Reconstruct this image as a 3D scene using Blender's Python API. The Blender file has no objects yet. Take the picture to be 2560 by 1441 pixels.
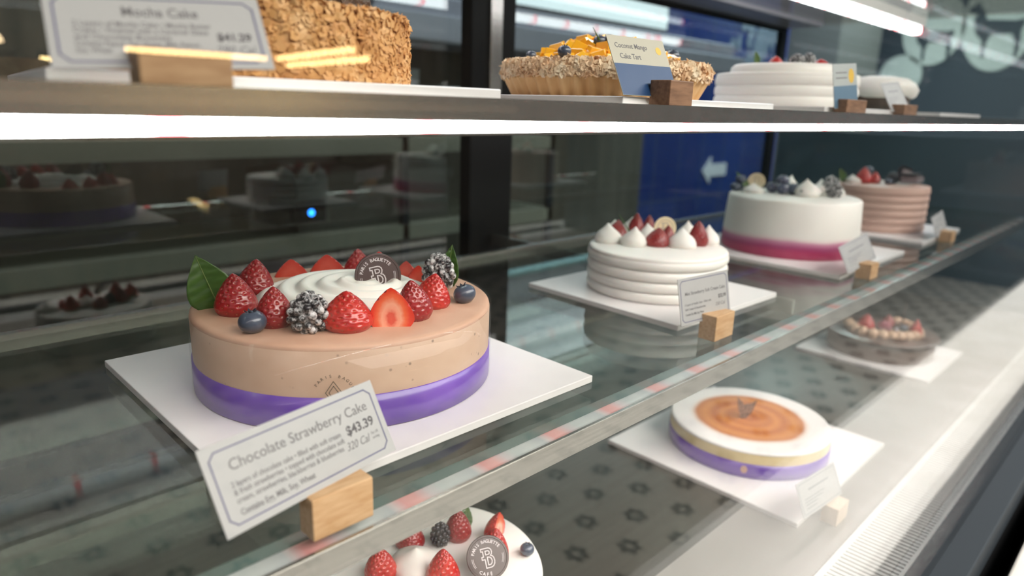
import bpy, bmesh, math, random
from mathutils import Vector, Matrix
R = math.radians
SC = bpy.context.scene
COL = SC.collection
random.seed(7)
EYE = 1.5            # camera height over the shop floor; every z below is written relative to it

# ------------------------------------------------------------------ camera, world, exposure
SC.view_settings.view_transform = 'Standard'
SC.view_settings.look = 'None'
SC.view_settings.gamma = 1.0
SC.view_settings.use_curve_mapping = False
SC.view_settings.exposure = 0.0
SC.cycles.transparent_max_bounces = 24
SC.cycles.max_bounces = 10
SC.cycles.sample_clamp_indirect = 6.0
SC.cycles.caustics_reflective = False
SC.cycles.caustics_refractive = False

cam_d = bpy.data.cameras.new('camera')
cam = bpy.data.objects.new('camera', cam_d); COL.objects.link(cam)
_X = Vector((0.7216, -0.1624, 0.6730)); _F = Vector((0.68315666, 0.6833881, -0.25744453))
def _cam_matrix():
    f = 1706.79
    vx = Vector((3060 - 1280, 320 - 720.5, f)).normalized()
    vy = Vector((-471 - 1280, 212 - 720.5, f)).normalized()
    vz = vx.cross(vy)
    if vz.y > 0: vz = -vz
    right = Vector((vx.x, vy.x, vz.x)); down = Vector((vx.y, vy.y, vz.y)); fwd = Vector((vx.z, vy.z, vz.z))
    m = Matrix((( right.x, -down.x, -fwd.x, 0), (right.y, -down.y, -fwd.y, 0), (right.z, -down.z, -fwd.z, 0), (0, 0, 0, 1)))
    return m
cam.matrix_world = Matrix.Translation((0, 0, EYE)) @ _cam_matrix()
cam_d.sensor_fit = 'HORIZONTAL'; cam_d.sensor_width = 36.0
cam_d.lens = 1706.79 / 2560 * 36.0
cam_d.clip_start = 0.01; cam_d.clip_end = 60
cam_d.dof.use_dof = True; cam_d.dof.focus_distance = 0.54; cam_d.dof.aperture_fstop = 4.4
SC.camera = cam

W = bpy.data.worlds.new('world'); SC.world = W; W.use_nodes = True
W.node_tree.nodes['Background'].inputs[0].default_value = (0.75, 0.85, 1, 1)
W.node_tree.nodes['Background'].inputs[1].default_value = 0.15

def area(name, loc, size, power, color=(1, 1, 1), rot=(0, 0, 0)):
    l = bpy.data.lights.new(name, 'AREA'); l.shape = 'RECTANGLE'; l.size, l.size_y = size
    l.energy = power; l.color = color
    o = bpy.data.objects.new(name, l); COL.objects.link(o); o.location = loc; o.rotation_euler = rot
    return o
area('mural_fill', (6.2, 1.2, 1.40), (1.2, .4), 48, (.9, 1, .95), (0, R(-35), 0))  # unseen fill light added to brighten the mural
area('shop_ceiling_lamp', (1.2, -1.7, 1.40), (3.4, 1.8), 200, (1, .95, .87))
area('far_shop_ceiling_lamp', (4.2, -1.2, 1.40), (2.4, 1.6), 90, (.9, .97, 1))
area('kitchen_ceiling_lamp', (5.2, 1.7, 1.40), (2.6, .8), 110, (.86, .95, 1))
area('left_kitchen_fill', (1.8, 1.75, 1.40), (2.4, .6), 34, (.88, .93, 1))  # unseen fill added to light the left of the kitchen

# ------------------------------------------------------------------ materials
def mat(name, color=(.8, .8, .8), rough=.5, metal=0, coat=0, spec=.5, sss=0, emit=None, es=0, trans=0):
    m = bpy.data.materials.new(name); m.use_nodes = True
    b = m.node_tree.nodes['Principled BSDF']
    b.inputs['Base Color'].default_value = (*color, 1); b.inputs['Roughness'].default_value = rough
    b.inputs['Metallic'].default_value = metal; b.inputs['Coat Weight'].default_value = coat
    b.inputs['Coat Roughness'].default_value = .06
    b.inputs['Specular IOR Level'].default_value = spec
    if sss:
        b.inputs['Subsurface Weight'].default_value = sss
        b.inputs['Subsurface Radius'].default_value = (.006, .003, .002); b.inputs['Subsurface Scale'].default_value = 1
    if emit:
        b.inputs['Emission Color'].default_value = (*emit, 1); b.inputs['Emission Strength'].default_value = es
    return m
def nd(m, t, **kw):
    n = m.node_tree.nodes.new(t)
    for k, v in kw.items():
        if hasattr(n, k): setattr(n, k, v)
        else: n.inputs[k].default_value = v
    return n
def lk(m, a, ao, b, bi): m.node_tree.links.new(a.outputs[ao], b.inputs[bi])
def coords(m, kind='Object', scale=(1, 1, 1)):
    tc = nd(m, 'ShaderNodeTexCoord'); mp = nd(m, 'ShaderNodeMapping'); mp.inputs['Scale'].default_value = scale
    lk(m, tc, kind, mp, 'Vector'); return mp
def ramp(m, stops, interp='LINEAR'):
    r = nd(m, 'ShaderNodeValToRGB'); cr = r.color_ramp; cr.interpolation = interp
    while len(cr.elements) < len(stops): cr.elements.new(.5)
    for e, (p, c) in zip(cr.elements, stops): e.position = p; e.color = (*c, 1)
    return r
def noisy(name, stops, nscale=20, rough=.5, coat=0, scale=(1, 1, 1), bump=0, bscale=None, detail=3, metal=0, sss=0, spec=.5):
    m = mat(name, (1, 1, 1), rough, metal, coat, spec, sss)
    b = m.node_tree.nodes['Principled BSDF']
    mp = coords(m, 'Object', scale)
    n = nd(m, 'ShaderNodeTexNoise'); n.inputs['Scale'].default_value = nscale; n.inputs['Detail'].default_value = detail
    lk(m, mp, 'Vector', n, 'Vector')
    r = ramp(m, stops); lk(m, n, 'Fac', r, 'Fac'); lk(m, r, 'Color', b, 'Base Color')
    if bump:
        n2 = nd(m, 'ShaderNodeTexNoise'); n2.inputs['Scale'].default_value = bscale or nscale * 3
        lk(m, mp, 'Vector', n2, 'Vector')
        bp = nd(m, 'ShaderNodeBump'); bp.inputs['Strength'].default_value = bump; bp.inputs['Distance'].default_value = .002
        lk(m, n2, 'Fac', bp, 'Height'); lk(m, bp, 'Normal', b, 'Normal')
    return m
def glass(name, tint=(.97, .985, .975), f0=.04, rough=0.0, top=1.0):
    """clear sheet: Schlick mix of a straight-through ray and a mirror ray"""
    m = bpy.data.materials.new(name); m.use_nodes = True; nt = m.node_tree
    for n in list(nt.nodes): nt.nodes.remove(n)
    out = nt.nodes.new('ShaderNodeOutputMaterial')
    geo = nt.nodes.new('ShaderNodeNewGeometry')
    dot = nt.nodes.new('ShaderNodeVectorMath'); dot.operation = 'DOT_PRODUCT'
    nt.links.new(geo.outputs['Incoming'], dot.inputs[0]); nt.links.new(geo.outputs['Normal'], dot.inputs[1])
    def mth(op, a, b):
        n = nt.nodes.new('ShaderNodeMath'); n.operation = op
        for i, v in enumerate((a, b)):
            if v is None: continue
            if isinstance(v, (int, float)): n.inputs[i].default_value = v
            else: nt.links.new(v, n.inputs[i])
        return n.outputs[0]
    c = mth('ABSOLUTE', dot.outputs['Value'], None)
    p = mth('POWER', mth('SUBTRACT', 1.0, c), 5.0)
    F = mth('ADD', mth('MULTIPLY', p, top - f0), f0)
    tr = nt.nodes.new('ShaderNodeBsdfTransparent'); tr.inputs[0].default_value = (*tint, 1)
    gl = nt.nodes.new('ShaderNodeBsdfGlossy'); gl.inputs['Roughness'].default_value = rough
    mx = nt.nodes.new('ShaderNodeMixShader')
    nt.links.new(F, mx.inputs[0]); nt.links.new(tr.outputs[0], mx.inputs[1]); nt.links.new(gl.outputs[0], mx.inputs[2])
    nt.links.new(mx.outputs[0], out.inputs[0])
    return m
def emis(name, color, s):
    m = bpy.data.materials.new(name); m.use_nodes = True; nt = m.node_tree
    nt.nodes.remove(nt.nodes['Principled BSDF'])
    e = nt.nodes.new('ShaderNodeEmission'); e.inputs[0].default_value = (*color, 1); e.inputs[1].default_value = s
    nt.links.new(e.outputs[0], nt.nodes['Material Output'].inputs[0]); return m

M = {}
M['glass'] = glass('clear_front_glass', (.985, .992, .99), .035)
M['shelf_glass'] = glass('green_tinted_shelf_glass', (.88, .94, .90), .035)
M['rear_glass'] = glass('smoked_rear_glass', (.62, .68, .68), .10)
M['glass_edge'] = mat('polished_glass_edge', (.012, .06, .045), .12, coat=.6)
M['steel'] = noisy('brushed_steel', [(.3, (.33, .325, .31)), (.7, (.40, .39, .37))], 30, .24, scale=(.4, 6, 20), metal=.9)
M['steel_dull'] = noisy('satin_deck_steel', [(.3, (.080, .076, .066)), (.7, (.10, .095, .084))], 12, .30, scale=(.4, 8, 8), metal=.9)
M['white_metal'] = mat('white_enamel', (.78, .77, .75), .35)
M['grille'] = mat('white_grille', (.82, .81, .8), .4)
M['black'] = mat('black_panel', (.004, .004, .0045), .9, spec=.05)
M['dark_frame'] = mat('charcoal_frame', (.028, .035, .043), .6, spec=.15)
M['black_frame'] = mat('black_frame', (.005, .006, .007), .8, spec=.12)
M['canopy'] = mat('grey_canopy', (.36, .35, .40), .3, metal=.4)
M['void'] = mat('dark_duct', (.01, .012, .014), .8)
M['stone'] = noisy('cream_stone_ledge', [(.35, (.66, .63, .58)), (.65, (.74, .71, .67))], 14, .35)
M['board'] = mat('white_plastic_board', (.80, .77, .775), .32, coat=.1)
M['cream'] = mat('whipped_cream', (.84, .80, .74), .45, sss=.12)
M['cream_white'] = mat('white_soft_cream', (.86, .83, .79), .5, sss=.12)
M['card'] = mat('white_card', (.46, .455, .46), .5)
M['ink'] = mat('dark_ink', (.08, .075, .085), .6)
M['ink_grey'] = mat('grey_ink', (.16, .155, .165), .6)
M['navy_line'] = mat('navy_border_ink', (.11, .11, .22), .6)
M['white_print'] = mat('white_print', (.72, .66, .66), .5)
M['gold_print'] = mat('dark_gold_print', (.10, .075, .05), .45)
M['wood'] = noisy('pale_beech_block', [(.35, (.60, .34, .16)), (.65, (.72, .45, .24))], 26, .55, scale=(2, 10, 10), bump=.1)
M['wood_mid'] = noisy('tan_wood_block', [(.35, (.34, .19, .09)), (.65, (.44, .27, .14))], 26, .55, scale=(2, 10, 10))
M['wood_dark'] = noisy('brown_wood_block', [(.35, (.22, .11, .06)), (.65, (.34, .18, .10))], 26, .55, scale=(2, 10, 10))
M['choc_disc'] = mat('dark_chocolate', (.060, .032, .028), .35, coat=.15)
M['choc'] = noisy('chocolate_glaze', [(.35, (.10, .058, .045)), (.65, (.15, .088, .072))], 30, .3, coat=.3)
M['purple'] = noisy('purple_band', [(.3, (.12, .04, .38)), (.7, (.21, .085, .54))], 14, .32, coat=.35)
M['purple_pale'] = noisy('lilac_band', [(.3, (.20, .10, .45)), (.7, (.28, .15, .55))], 22, .35, coat=.3)
M['leaf'] = noisy('bay_leaf', [(.3, (.030, .085, .010)), (.7, (.06, .135, .018))], 60, .42, coat=.1, scale=(1, 1, 3))
M['leaf_vein'] = mat('leaf_vein', (.16, .22, .06), .5)
M['strip'] = None
M['blueberry'] = noisy('blueberry_skin', [(.3, (.022, .032, .062)), (.7, (.085, .11, .16))], 90, .35, coat=.5)
M['blueberry_crown'] = mat('blueberry_crown', (.012, .016, .03), .6)
M['mango'] = noisy('mango_flesh', [(.3, (.95, .42, .010)), (.7, (1, .58, .04))], 30, .25, coat=.5, sss=.1)
M['navy_card'] = mat('navy_card', (.012, .06, .18), .45)
M['seal'] = mat('gold_seal', (.80, .50, .05), .4)
M['coin'] = noisy('white_chocolate_coin', [(.4, (.80, .66, .42)), (.6, (.86, .74, .52))], 20, .4)

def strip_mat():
    m = mat('flange_strip', (.7, .7, .7), .22, metal=.0, coat=.6)
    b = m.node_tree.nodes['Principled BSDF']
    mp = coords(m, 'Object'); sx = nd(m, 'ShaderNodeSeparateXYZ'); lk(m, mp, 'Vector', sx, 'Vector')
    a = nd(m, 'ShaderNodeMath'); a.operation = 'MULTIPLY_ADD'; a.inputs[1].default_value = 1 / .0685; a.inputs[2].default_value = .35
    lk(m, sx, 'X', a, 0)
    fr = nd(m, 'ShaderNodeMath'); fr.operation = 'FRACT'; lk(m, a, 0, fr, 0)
    r = ramp(m, [(0, (.50, .52, .51)), (.22, (.42, .44, .45)), (.28, (.56, .46, .46)), (.38, (.68, .30, .29)), (.52, (.70, .34, .32)), (.66, (.54, .46, .47)), (.8, (.47, .50, .49)), (1, (.50, .52, .51))])  # pink patches repeat along the flange in its base colour
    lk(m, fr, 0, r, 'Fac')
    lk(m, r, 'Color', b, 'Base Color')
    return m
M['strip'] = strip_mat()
def led_mat(name, s, col=(1, .985, .97), pitch=.133, red=.08):
    m = emis(name, col, s); e = [n for n in m.node_tree.nodes if n.type == 'EMISSION'][0]
    mp = coords(m, 'Object'); sx = nd(m, 'ShaderNodeSeparateXYZ'); lk(m, mp, 'Vector', sx, 'Vector')
    a = nd(m, 'ShaderNodeMath'); a.operation = 'MULTIPLY'; a.inputs[1].default_value = 1 / pitch; lk(m, sx, 'X', a, 0)
    fr = nd(m, 'ShaderNodeMath'); fr.operation = 'FRACT'; lk(m, a, 0, fr, 0)
    r = ramp(m, [(0, col), (.5 - red, col), (.5 - red * .5, (1, .12, .14)), (.5 + red * .5, (1, .12, .14)), (.5 + red, col)])
    lk(m, fr, 0, r, 'Fac'); lk(m, r, 'Color', e, 0)
    return m
M['led'] = led_mat('shelf_led', 46)
M['led_low'] = led_mat('lower_shelf_led', 16)
M['led_top'] = led_mat('canopy_led', 8, (.95, .99, 1), .133, .05)
M['warm'] = emis('warm_lamp', (1, .66, .28), 26)
M['warm_glow'] = emis('warm_globe', (1, .72, .42), 22)

def straw_mat(name, dark, light):
    m = noisy(name, [(.32, dark), (.68, light)], 1.6, .38, coat=.6, detail=2, sss=.06, bump=.05, bscale=14)
    return m
M['straw'] = straw_mat('strawberry_skin', (.42, .008, .008), (.60, .030, .012))
M['straw_dark'] = straw_mat('dark_strawberry_skin', (.24, .004, .008), (.37, .010, .012))
M['straw_glaze'] = straw_mat('glazed_strawberry_skin', (.20, .002, .006), (.30, .005, .008))
M['seed'] = mat('strawberry_seed', (.50, .20, .05), .4, coat=.5)
def flesh_mat(dim=False):
    m = mat('strawberry_flesh', (.8, .1, .05), .3, coat=.6, sss=.1); b = m.node_tree.nodes['Principled BSDF']
    mp = coords(m, 'Object'); sx = nd(m, 'ShaderNodeSeparateXYZ'); lk(m, mp, 'Vector', sx, 'Vector')
    cb = nd(m, 'ShaderNodeCombineXYZ')
    zz = nd(m, 'ShaderNodeMath'); zz.operation = 'MULTIPLY_ADD'; zz.inputs[1].default_value = .62; zz.inputs[2].default_value = -.14
    lk(m, sx, 'Z', zz, 0); xx = nd(m, 'ShaderNodeMath'); xx.operation = 'MULTIPLY'; xx.inputs[1].default_value = 1.15; lk(m, sx, 'X', xx, 0)
    lk(m, xx, 0, cb, 'X'); lk(m, zz, 0, cb, 'Y')
    ln = nd(m, 'ShaderNodeVectorMath'); ln.operation = 'LENGTH'; lk(m, cb, 'Vector', ln, 0)
    n = nd(m, 'ShaderNodeTexNoise'); n.inputs['Scale'].default_value = 9; lk(m, mp, 'Vector', n, 'Vector')
    ad = nd(m, 'ShaderNodeMath'); ad.operation = 'MULTIPLY_ADD'; ad.inputs[1].default_value = .10; lk(m, n, 'Fac', ad, 0); lk(m, ln, 'Value', ad, 2)
    r = ramp(m, [(0, (.75, .12, .08)), (.14, (.72, .10, .06)), (.20, (.90, .36, .24)), (.28, (.90, .42, .28)), (.38, (.84, .16, .06)), (.5, (.75, .05, .02)), (.7, (.55, .02, .015))])
    if dim: r = ramp(m, [(0, (.45, .03, .02)), (.2, (.55, .06, .035)), (.32, (.58, .08, .05)), (.45, (.50, .035, .02)), (.7, (.36, .015, .01))])
    lk(m, ad, 0, r, 'Fac'); lk(m, r, 'Color', b, 'Base Color'); return m
M['flesh'] = flesh_mat(); M['flesh_deep'] = flesh_mat(True)
def dusted(name, base, dust, scale, lo, hi):
    m = mat(name, base, .35, coat=.4); b = m.node_tree.nodes['Principled BSDF']
    mp = coords(m, 'Object'); n = nd(m, 'ShaderNodeTexNoise'); n.inputs['Scale'].default_value = scale; n.inputs['Detail'].default_value = 6
    n.inputs['Roughness'].default_value = .75
    lk(m, mp, 'Vector', n, 'Vector'); r = ramp(m, [(lo, base), (hi, dust)]); lk(m, n, 'Fac', r, 'Fac'); lk(m, r, 'Color', b, 'Base Color')
    r2 = ramp(m, [(lo, (.3, .3, .3)), (hi, (.9, .9, .9))]); lk(m, n, 'Fac', r2, 'Fac'); lk(m, r2, 'Color', b, 'Roughness'); return m
M['blackberry'] = dusted('sugar_dusted_blackberry', (.014, .012, .016), (.66, .65, .65), 5.5, .46, .58)
M['blackberry_plain'] = dusted('blackberry', (.016, .014, .02), (.20, .21, .23), 7, .52, .75)
M['dusted_blueberry'] = dusted('sugar_dusted_blueberry', (.035, .045, .10), (.55, .56, .62), 3, .48, .7)
M['mousse'] = noisy('chocolate_mousse', [(.3, (.53, .315, .215)), (.7, (.57, .35, .245))], 40, .55, bump=.06)
def mousse_side():
    m = noisy('mousse_behind_clear_collar', [(.30, (.60, .40, .28)), (.70, (.70, .49, .36))], 26, .42, coat=.08, detail=4)
    b = m.node_tree.nodes['Principled BSDF']
    mp = coords(m, 'Object'); v = nd(m, 'ShaderNodeTexVoronoi'); v.inputs['Scale'].default_value = 130; lk(m, mp, 'Vector', v, 'Vector')
    r = ramp(m, [(.10, (.45, .45, .45)), (.2, (1, 1, 1))]); lk(m, v, 'Distance', r, 'Fac')
    n = nd(m, 'ShaderNodeTexNoise'); n.inputs['Scale'].default_value = 35; lk(m, mp, 'Vector', n, 'Vector')
    r2 = ramp(m, [(.50, (0, 0, 0)), (.58, (1, 1, 1))]); lk(m, n, 'Fac', r2, 'Fac')
    src = b.inputs['Base Color'].links[0].from_node
    mx = nd(m, 'ShaderNodeMix'); mx.data_type = 'RGBA'; mx.blend_type = 'MULTIPLY'
    lk(m, r2, 'Color', mx, 0); m.node_tree.links.new(src.outputs[0], mx.inputs[6]); m.node_tree.links.new(r.outputs[0], mx.inputs[7])
    m.node_tree.links.new(mx.outputs[2], b.inputs['Base Color']); return m
M['mousse_side'] = mousse_side()
M['crumb'] = noisy('toasted_crumb', [(.30, (.52, .235, .075)), (.5, (.68, .36, .13)), (.70, (.80, .52, .26))], 45, .6, bump=.1)
M['coconut'] = noisy('toasted_coconut', [(.30, (.82, .52, .30)), (.55, (.88, .68, .46)), (.75, (.92, .80, .62))], 60, .6, bump=.05)
M['crust'] = noisy('tart_crust', [(.3, (.74, .43, .18)), (.7, (.88, .60, .31))], 40, .6, bump=.15)
M['brownie'] = noisy('chocolate_brownie', [(.3, (.035, .02, .012)), (.7, (.11, .06, .035))], 120, .5, bump=.6)
M['shell_cream'] = mat('mocha_cream', (.60, .40, .27), .45)
M['pinkbuff'] = noisy('pink_chocolate_cream', [(.3, (.52, .34, .28)), (.7, (.58, .39, .32))], 14, .5)
M['raspberry'] = mat('raspberry', (.55, .02, .03), .35, coat=.4)
M['sponge'] = noisy('pale_sponge_side', [(.3, (.66, .50, .22)), (.7, (.78, .66, .40))], 26, .5, coat=.15)
def ombre():
    m = mat('ombre_cream', (1, 1, 1), .45); b = m.node_tree.nodes['Principled BSDF']
    mp = coords(m, 'Object'); sx = nd(m, 'ShaderNodeSeparateXYZ'); lk(m, mp, 'Vector', sx, 'Vector')
    n = nd(m, 'ShaderNodeTexNoise'); n.inputs['Scale'].default_value = 9; lk(m, mp, 'Vector', n, 'Vector')
    a = nd(m, 'ShaderNodeMath'); a.operation = 'MULTIPLY_ADD'; a.inputs[1].default_value = .012; lk(m, n, 'Fac', a, 0); lk(m, sx, 'Z', a, 2)
    s = nd(m, 'ShaderNodeMath'); s.operation = 'MULTIPLY'; s.inputs[1].default_value = 10; lk(m, a, 0, s, 0)
    r = ramp(m, [(0, (.34, .012, .075)), (.17, (.40, .02, .10)), (.24, (.34, .05, .15)), (.32, (.55, .22, .34)), (.375, (.82, .72, .70)), (.42, (.83, .81, .76))])
    lk(m, s, 0, r, 'Fac'); lk(m, r, 'Color', b, 'Base Color'); return m
M['ombre'] = ombre()
def radial(name, stops, R0, rough=.5, coat=0, noise=.12, cx=0, cy=0, nscale=12, swirl=0):
    m = mat(name, (1, 1, 1), rough, coat=coat); b = m.node_tree.nodes['Principled BSDF']
    tc = nd(m, 'ShaderNodeTexCoord'); mp = nd(m, 'ShaderNodeMapping'); mp.inputs['Location'].default_value = (-cx, -cy, 0)
    lk(m, tc, 'Object', mp, 'Vector'); sx = nd(m, 'ShaderNodeSeparateXYZ'); lk(m, mp, 'Vector', sx, 'Vector')
    cb = nd(m, 'ShaderNodeCombineXYZ'); lk(m, sx, 'X', cb, 'X'); lk(m, sx, 'Y', cb, 'Y')
    ln = nd(m, 'ShaderNodeVectorMath'); ln.operation = 'LENGTH'; lk(m, cb, 'Vector', ln, 0)
    k = nd(m, 'ShaderNodeMath'); k.operation = 'MULTIPLY'; k.inputs[1].default_value = 1 / R0; lk(m, ln, 'Value', k, 0)
    n = nd(m, 'ShaderNodeTexNoise'); n.inputs['Scale'].default_value = nscale; lk(m, mp, 'Vector', n, 'Vector')
    a = nd(m, 'ShaderNodeMath'); a.operation = 'MULTIPLY_ADD'; a.inputs[1].default_value = noise; lk(m, n, 'Fac', a, 0); lk(m, k, 0, a, 2)
    r = ramp(m, stops); lk(m, a, 0, r, 'Fac'); lk(m, r, 'Color', b, 'Base Color')
    return m
M['basque_top'] = radial('browned_top_with_sugar_rim', [(0, (.50, .15, .03)), (.12, (.42, .10, .015)), (.2, (.56, .18, .035)), (.30, (.48, .135, .022)), (.38, (.62, .22, .045)), (.48, (.46, .12, .02)), (.60, (.62, .23, .05)), (.70, (.52, .17, .045)), (.76, (.82, .72, .66)), (.80, (.84, .81, .80)), (1, (.84, .82, .81))], .116, .45, noise=.08, nscale=14)

# ------------------------------------------------------------------ object helpers
def obj(name, bm_or_mesh, material=None, parent=None, loc=(0, 0, 0), rot=(0, 0, 0), smooth=False):
    if isinstance(bm_or_mesh, bmesh.types.BMesh):
        me = bpy.data.meshes.new(name); bm_or_mesh.to_mesh(me); bm_or_mesh.free()
    else: me = bm_or_mesh
    if material is not None:
        for mm in (material if isinstance(material, (list, tuple)) else [material]): me.materials.append(mm)
    if smooth:
        for p in me.polygons: p.use_smooth = True
    o = bpy.data.objects.new(name, me); COL.objects.link(o)
    o.location = loc; o.rotation_euler = rot
    if parent: o.parent = parent
    return o
def tag(o, label=None, cat=None, group=None, kind=None):
    if label: o['label'] = label
    if cat: o['category'] = cat
    if group: o['group'] = group
    if kind: o['kind'] = kind
    return o
def thing(name, label, cat, loc=(0, 0, 0), rot=(0, 0, 0), group=None):
    o = bpy.data.objects.new(name, None); COL.objects.link(o); o.empty_display_size = .02
    o.location = loc; o.rotation_euler = rot
    return tag(o, label, cat, group)
def box(bm, x0, x1, y0, y1, z0, z1, mi=0, m=None):
    vs = [bm.verts.new(Vector((x, y, z))) for x in (x0, x1) for y in (y0, y1) for z in (z0, z1)]
    if m is not None:
        for v in vs: v.co = m @ v.co
    for a in ((0, 1, 3, 2), (4, 6, 7, 5), (0, 4, 5, 1), (2, 3, 7, 6), (0, 2, 6, 4), (1, 5, 7, 3)):
        f = bm.faces.new([vs[i] for i in a]); f.material_index = mi
    return vs
def nbox(*a, bev=0, **k):
    bm = bmesh.new(); box(bm, *a, **k)
    if bev: bmesh.ops.bevel(bm, geom=bm.edges[:] , offset=bev, segments=2, profile=.5, affect='EDGES')
    return bm
def lathe(prof, n=64, bm=None, fr=None, mi=0, off=(0, 0, 0), closed_bottom=True):
    """prof: list of (r,z) bottom to top; fr(angle,i)->radius factor"""
    bm = bm or bmesh.new(); rings = []
    for i, (r, z) in enumerate(prof):
        if r < 1e-6: rings.append([bm.verts.new((off[0], off[1], z + off[2]))])
        else:
            rings.append([bm.verts.new((off[0] + r * (fr(2 * math.pi * k / n, i) if fr else 1) * math.cos(2 * math.pi * k / n),
                                        off[1] + r * (fr(2 * math.pi * k / n, i) if fr else 1) * math.sin(2 * math.pi * k / n), z + off[2])) for k in range(n)])
    for a, b in zip(rings, rings[1:]):
        for k in range(n):
            k2 = (k + 1) % n
            if len(a) == 1 and len(b) == 1: continue
            if len(a) == 1: f = bm.faces.new((a[0], b[k], b[k2])[::-1])
            elif len(b) == 1: f = bm.faces.new((a[k], a[k2], b[0]))
            else: f = bm.faces.new((a[k], a[k2], b[k2], b[k]))
            f.material_index = mi
    return bm
def solid(bm, prof, rings=None): return bm
def tube(bm, pts, rad, n=8):
    pts = [Vector(p) for p in pts]; prev = None
    for i, p in enumerate(pts):
        d = (pts[min(i + 1, len(pts) - 1)] - pts[max(i - 1, 0)]).normalized()
        a = d.orthogonal().normalized(); b = d.cross(a)
        rr = rad(i / (len(pts) - 1)) if callable(rad) else rad
        ring = [bm.verts.new(p + rr * (math.cos(2 * math.pi * k / n) * a + math.sin(2 * math.pi * k / n) * b)) for k in range(n)]
        if prev:
            # align start
            best = min(range(n), key=lambda s: (ring[s].co - prev[0].co).length)
            ring = ring[best:] + ring[:best]
            for k in range(n): bm.faces.new((prev[k], prev[(k + 1) % n], ring[(k + 1) % n], ring[k]))
        else: bm.faces.new(ring[::-1])
        prev = ring
    bm.faces.new(prev)
def prism(bm, poly, z0, z1, m=None, mi=0):
    a = [bm.verts.new((x, y, z0)) for x, y in poly]; b = [bm.verts.new((x, y, z1)) for x, y in poly]
    if m is not None:
        for v in a + b: v.co = m @ v.co
    fs = [bm.faces.new(a[::-1]), bm.faces.new(b)]
    n = len(poly)
    for k in range(n): fs.append(bm.faces.new((a[k], a[(k + 1) % n], b[(k + 1) % n], b[k])))
    for f in fs: f.material_index = mi
    return a + b
def stroke(bm, pts, w, z0, z1, close=False, m=None):
    P = pts + ([pts[0]] if close else [])
    for (x0, y0), (x1, y1) in zip(P, P[1:]):
        d = Vector((x1 - x0, y1 - y0)); L = d.length
        if L < 1e-9: continue
        d /= L; nrm = Vector((-d.y, d.x)) * w / 2; e = d * w * .45
        poly = [(x0 - e.x - nrm.x, y0 - e.y - nrm.y), (x1 + e.x - nrm.x, y1 + e.y - nrm.y), (x1 + e.x + nrm.x, y1 + e.y + nrm.y), (x0 - e.x + nrm.x, y0 - e.y + nrm.y)]
        prism(bm, poly, z0, z1, m)

_txt = {}
def char_mesh(s, bold=0, shear=0):
    k = (s, bold, shear)
    if k in _txt: return _txt[k]
    cu = bpy.data.curves.new('lettering', 'FONT'); cu.body = s; cu.size = 1; cu.extrude = .012; cu.offset = bold; cu.shear = shear
    cu.resolution_u = 3
    o = bpy.data.objects.new('lettering_tmp', cu); COL.objects.link(o)
    bpy.context.view_layer.update()
    me = bpy.data.meshes.new_from_object(o.evaluated_get(bpy.context.evaluated_depsgraph_get()))
    bpy.data.objects.remove(o); bpy.data.curves.remove(cu)
    _txt[k] = me; return me
def text(bm, s, x, y, size, width=None, align='L', bold=0, shear=0, m=None):
    me = char_mesh(s, bold, shear)
    xs = [v.co.x for v in me.vertices]
    if not xs: return
    x0, x1 = min(xs), max(xs); sx = size
    if width: sx = width / (x1 - x0)
    dx = {'L': 0, 'C': .5, 'R': 1}[align] * (x1 - x0) * sx
    n0 = len(bm.verts); bm.from_mesh(me); bm.verts.ensure_lookup_table()
    for v in bm.verts[n0:]:
        c = Vector(((v.co.x - x0) * sx + x - dx, v.co.y * size + y, v.co.z * min(size, .006)))
        v.co = m @ c if m is not None else c
def arc_text(bm, s, rad, a0, a1, size, m, bold=.02, flip=False):
    n = len(s)
    for i, ch in enumerate(s):
        if ch == ' ': continue
        a = a0 + (a1 - a0) * i / (n - 1)
        rot = Matrix.Translation((rad * math.cos(a), rad * math.sin(a), 0)) @ Matrix.Rotation(a - math.pi / 2 + (math.pi if flip else 0), 4, 'Z')
        text(bm, ch, 0, 0, size, align='C', bold=bold, m=m @ rot)

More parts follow.
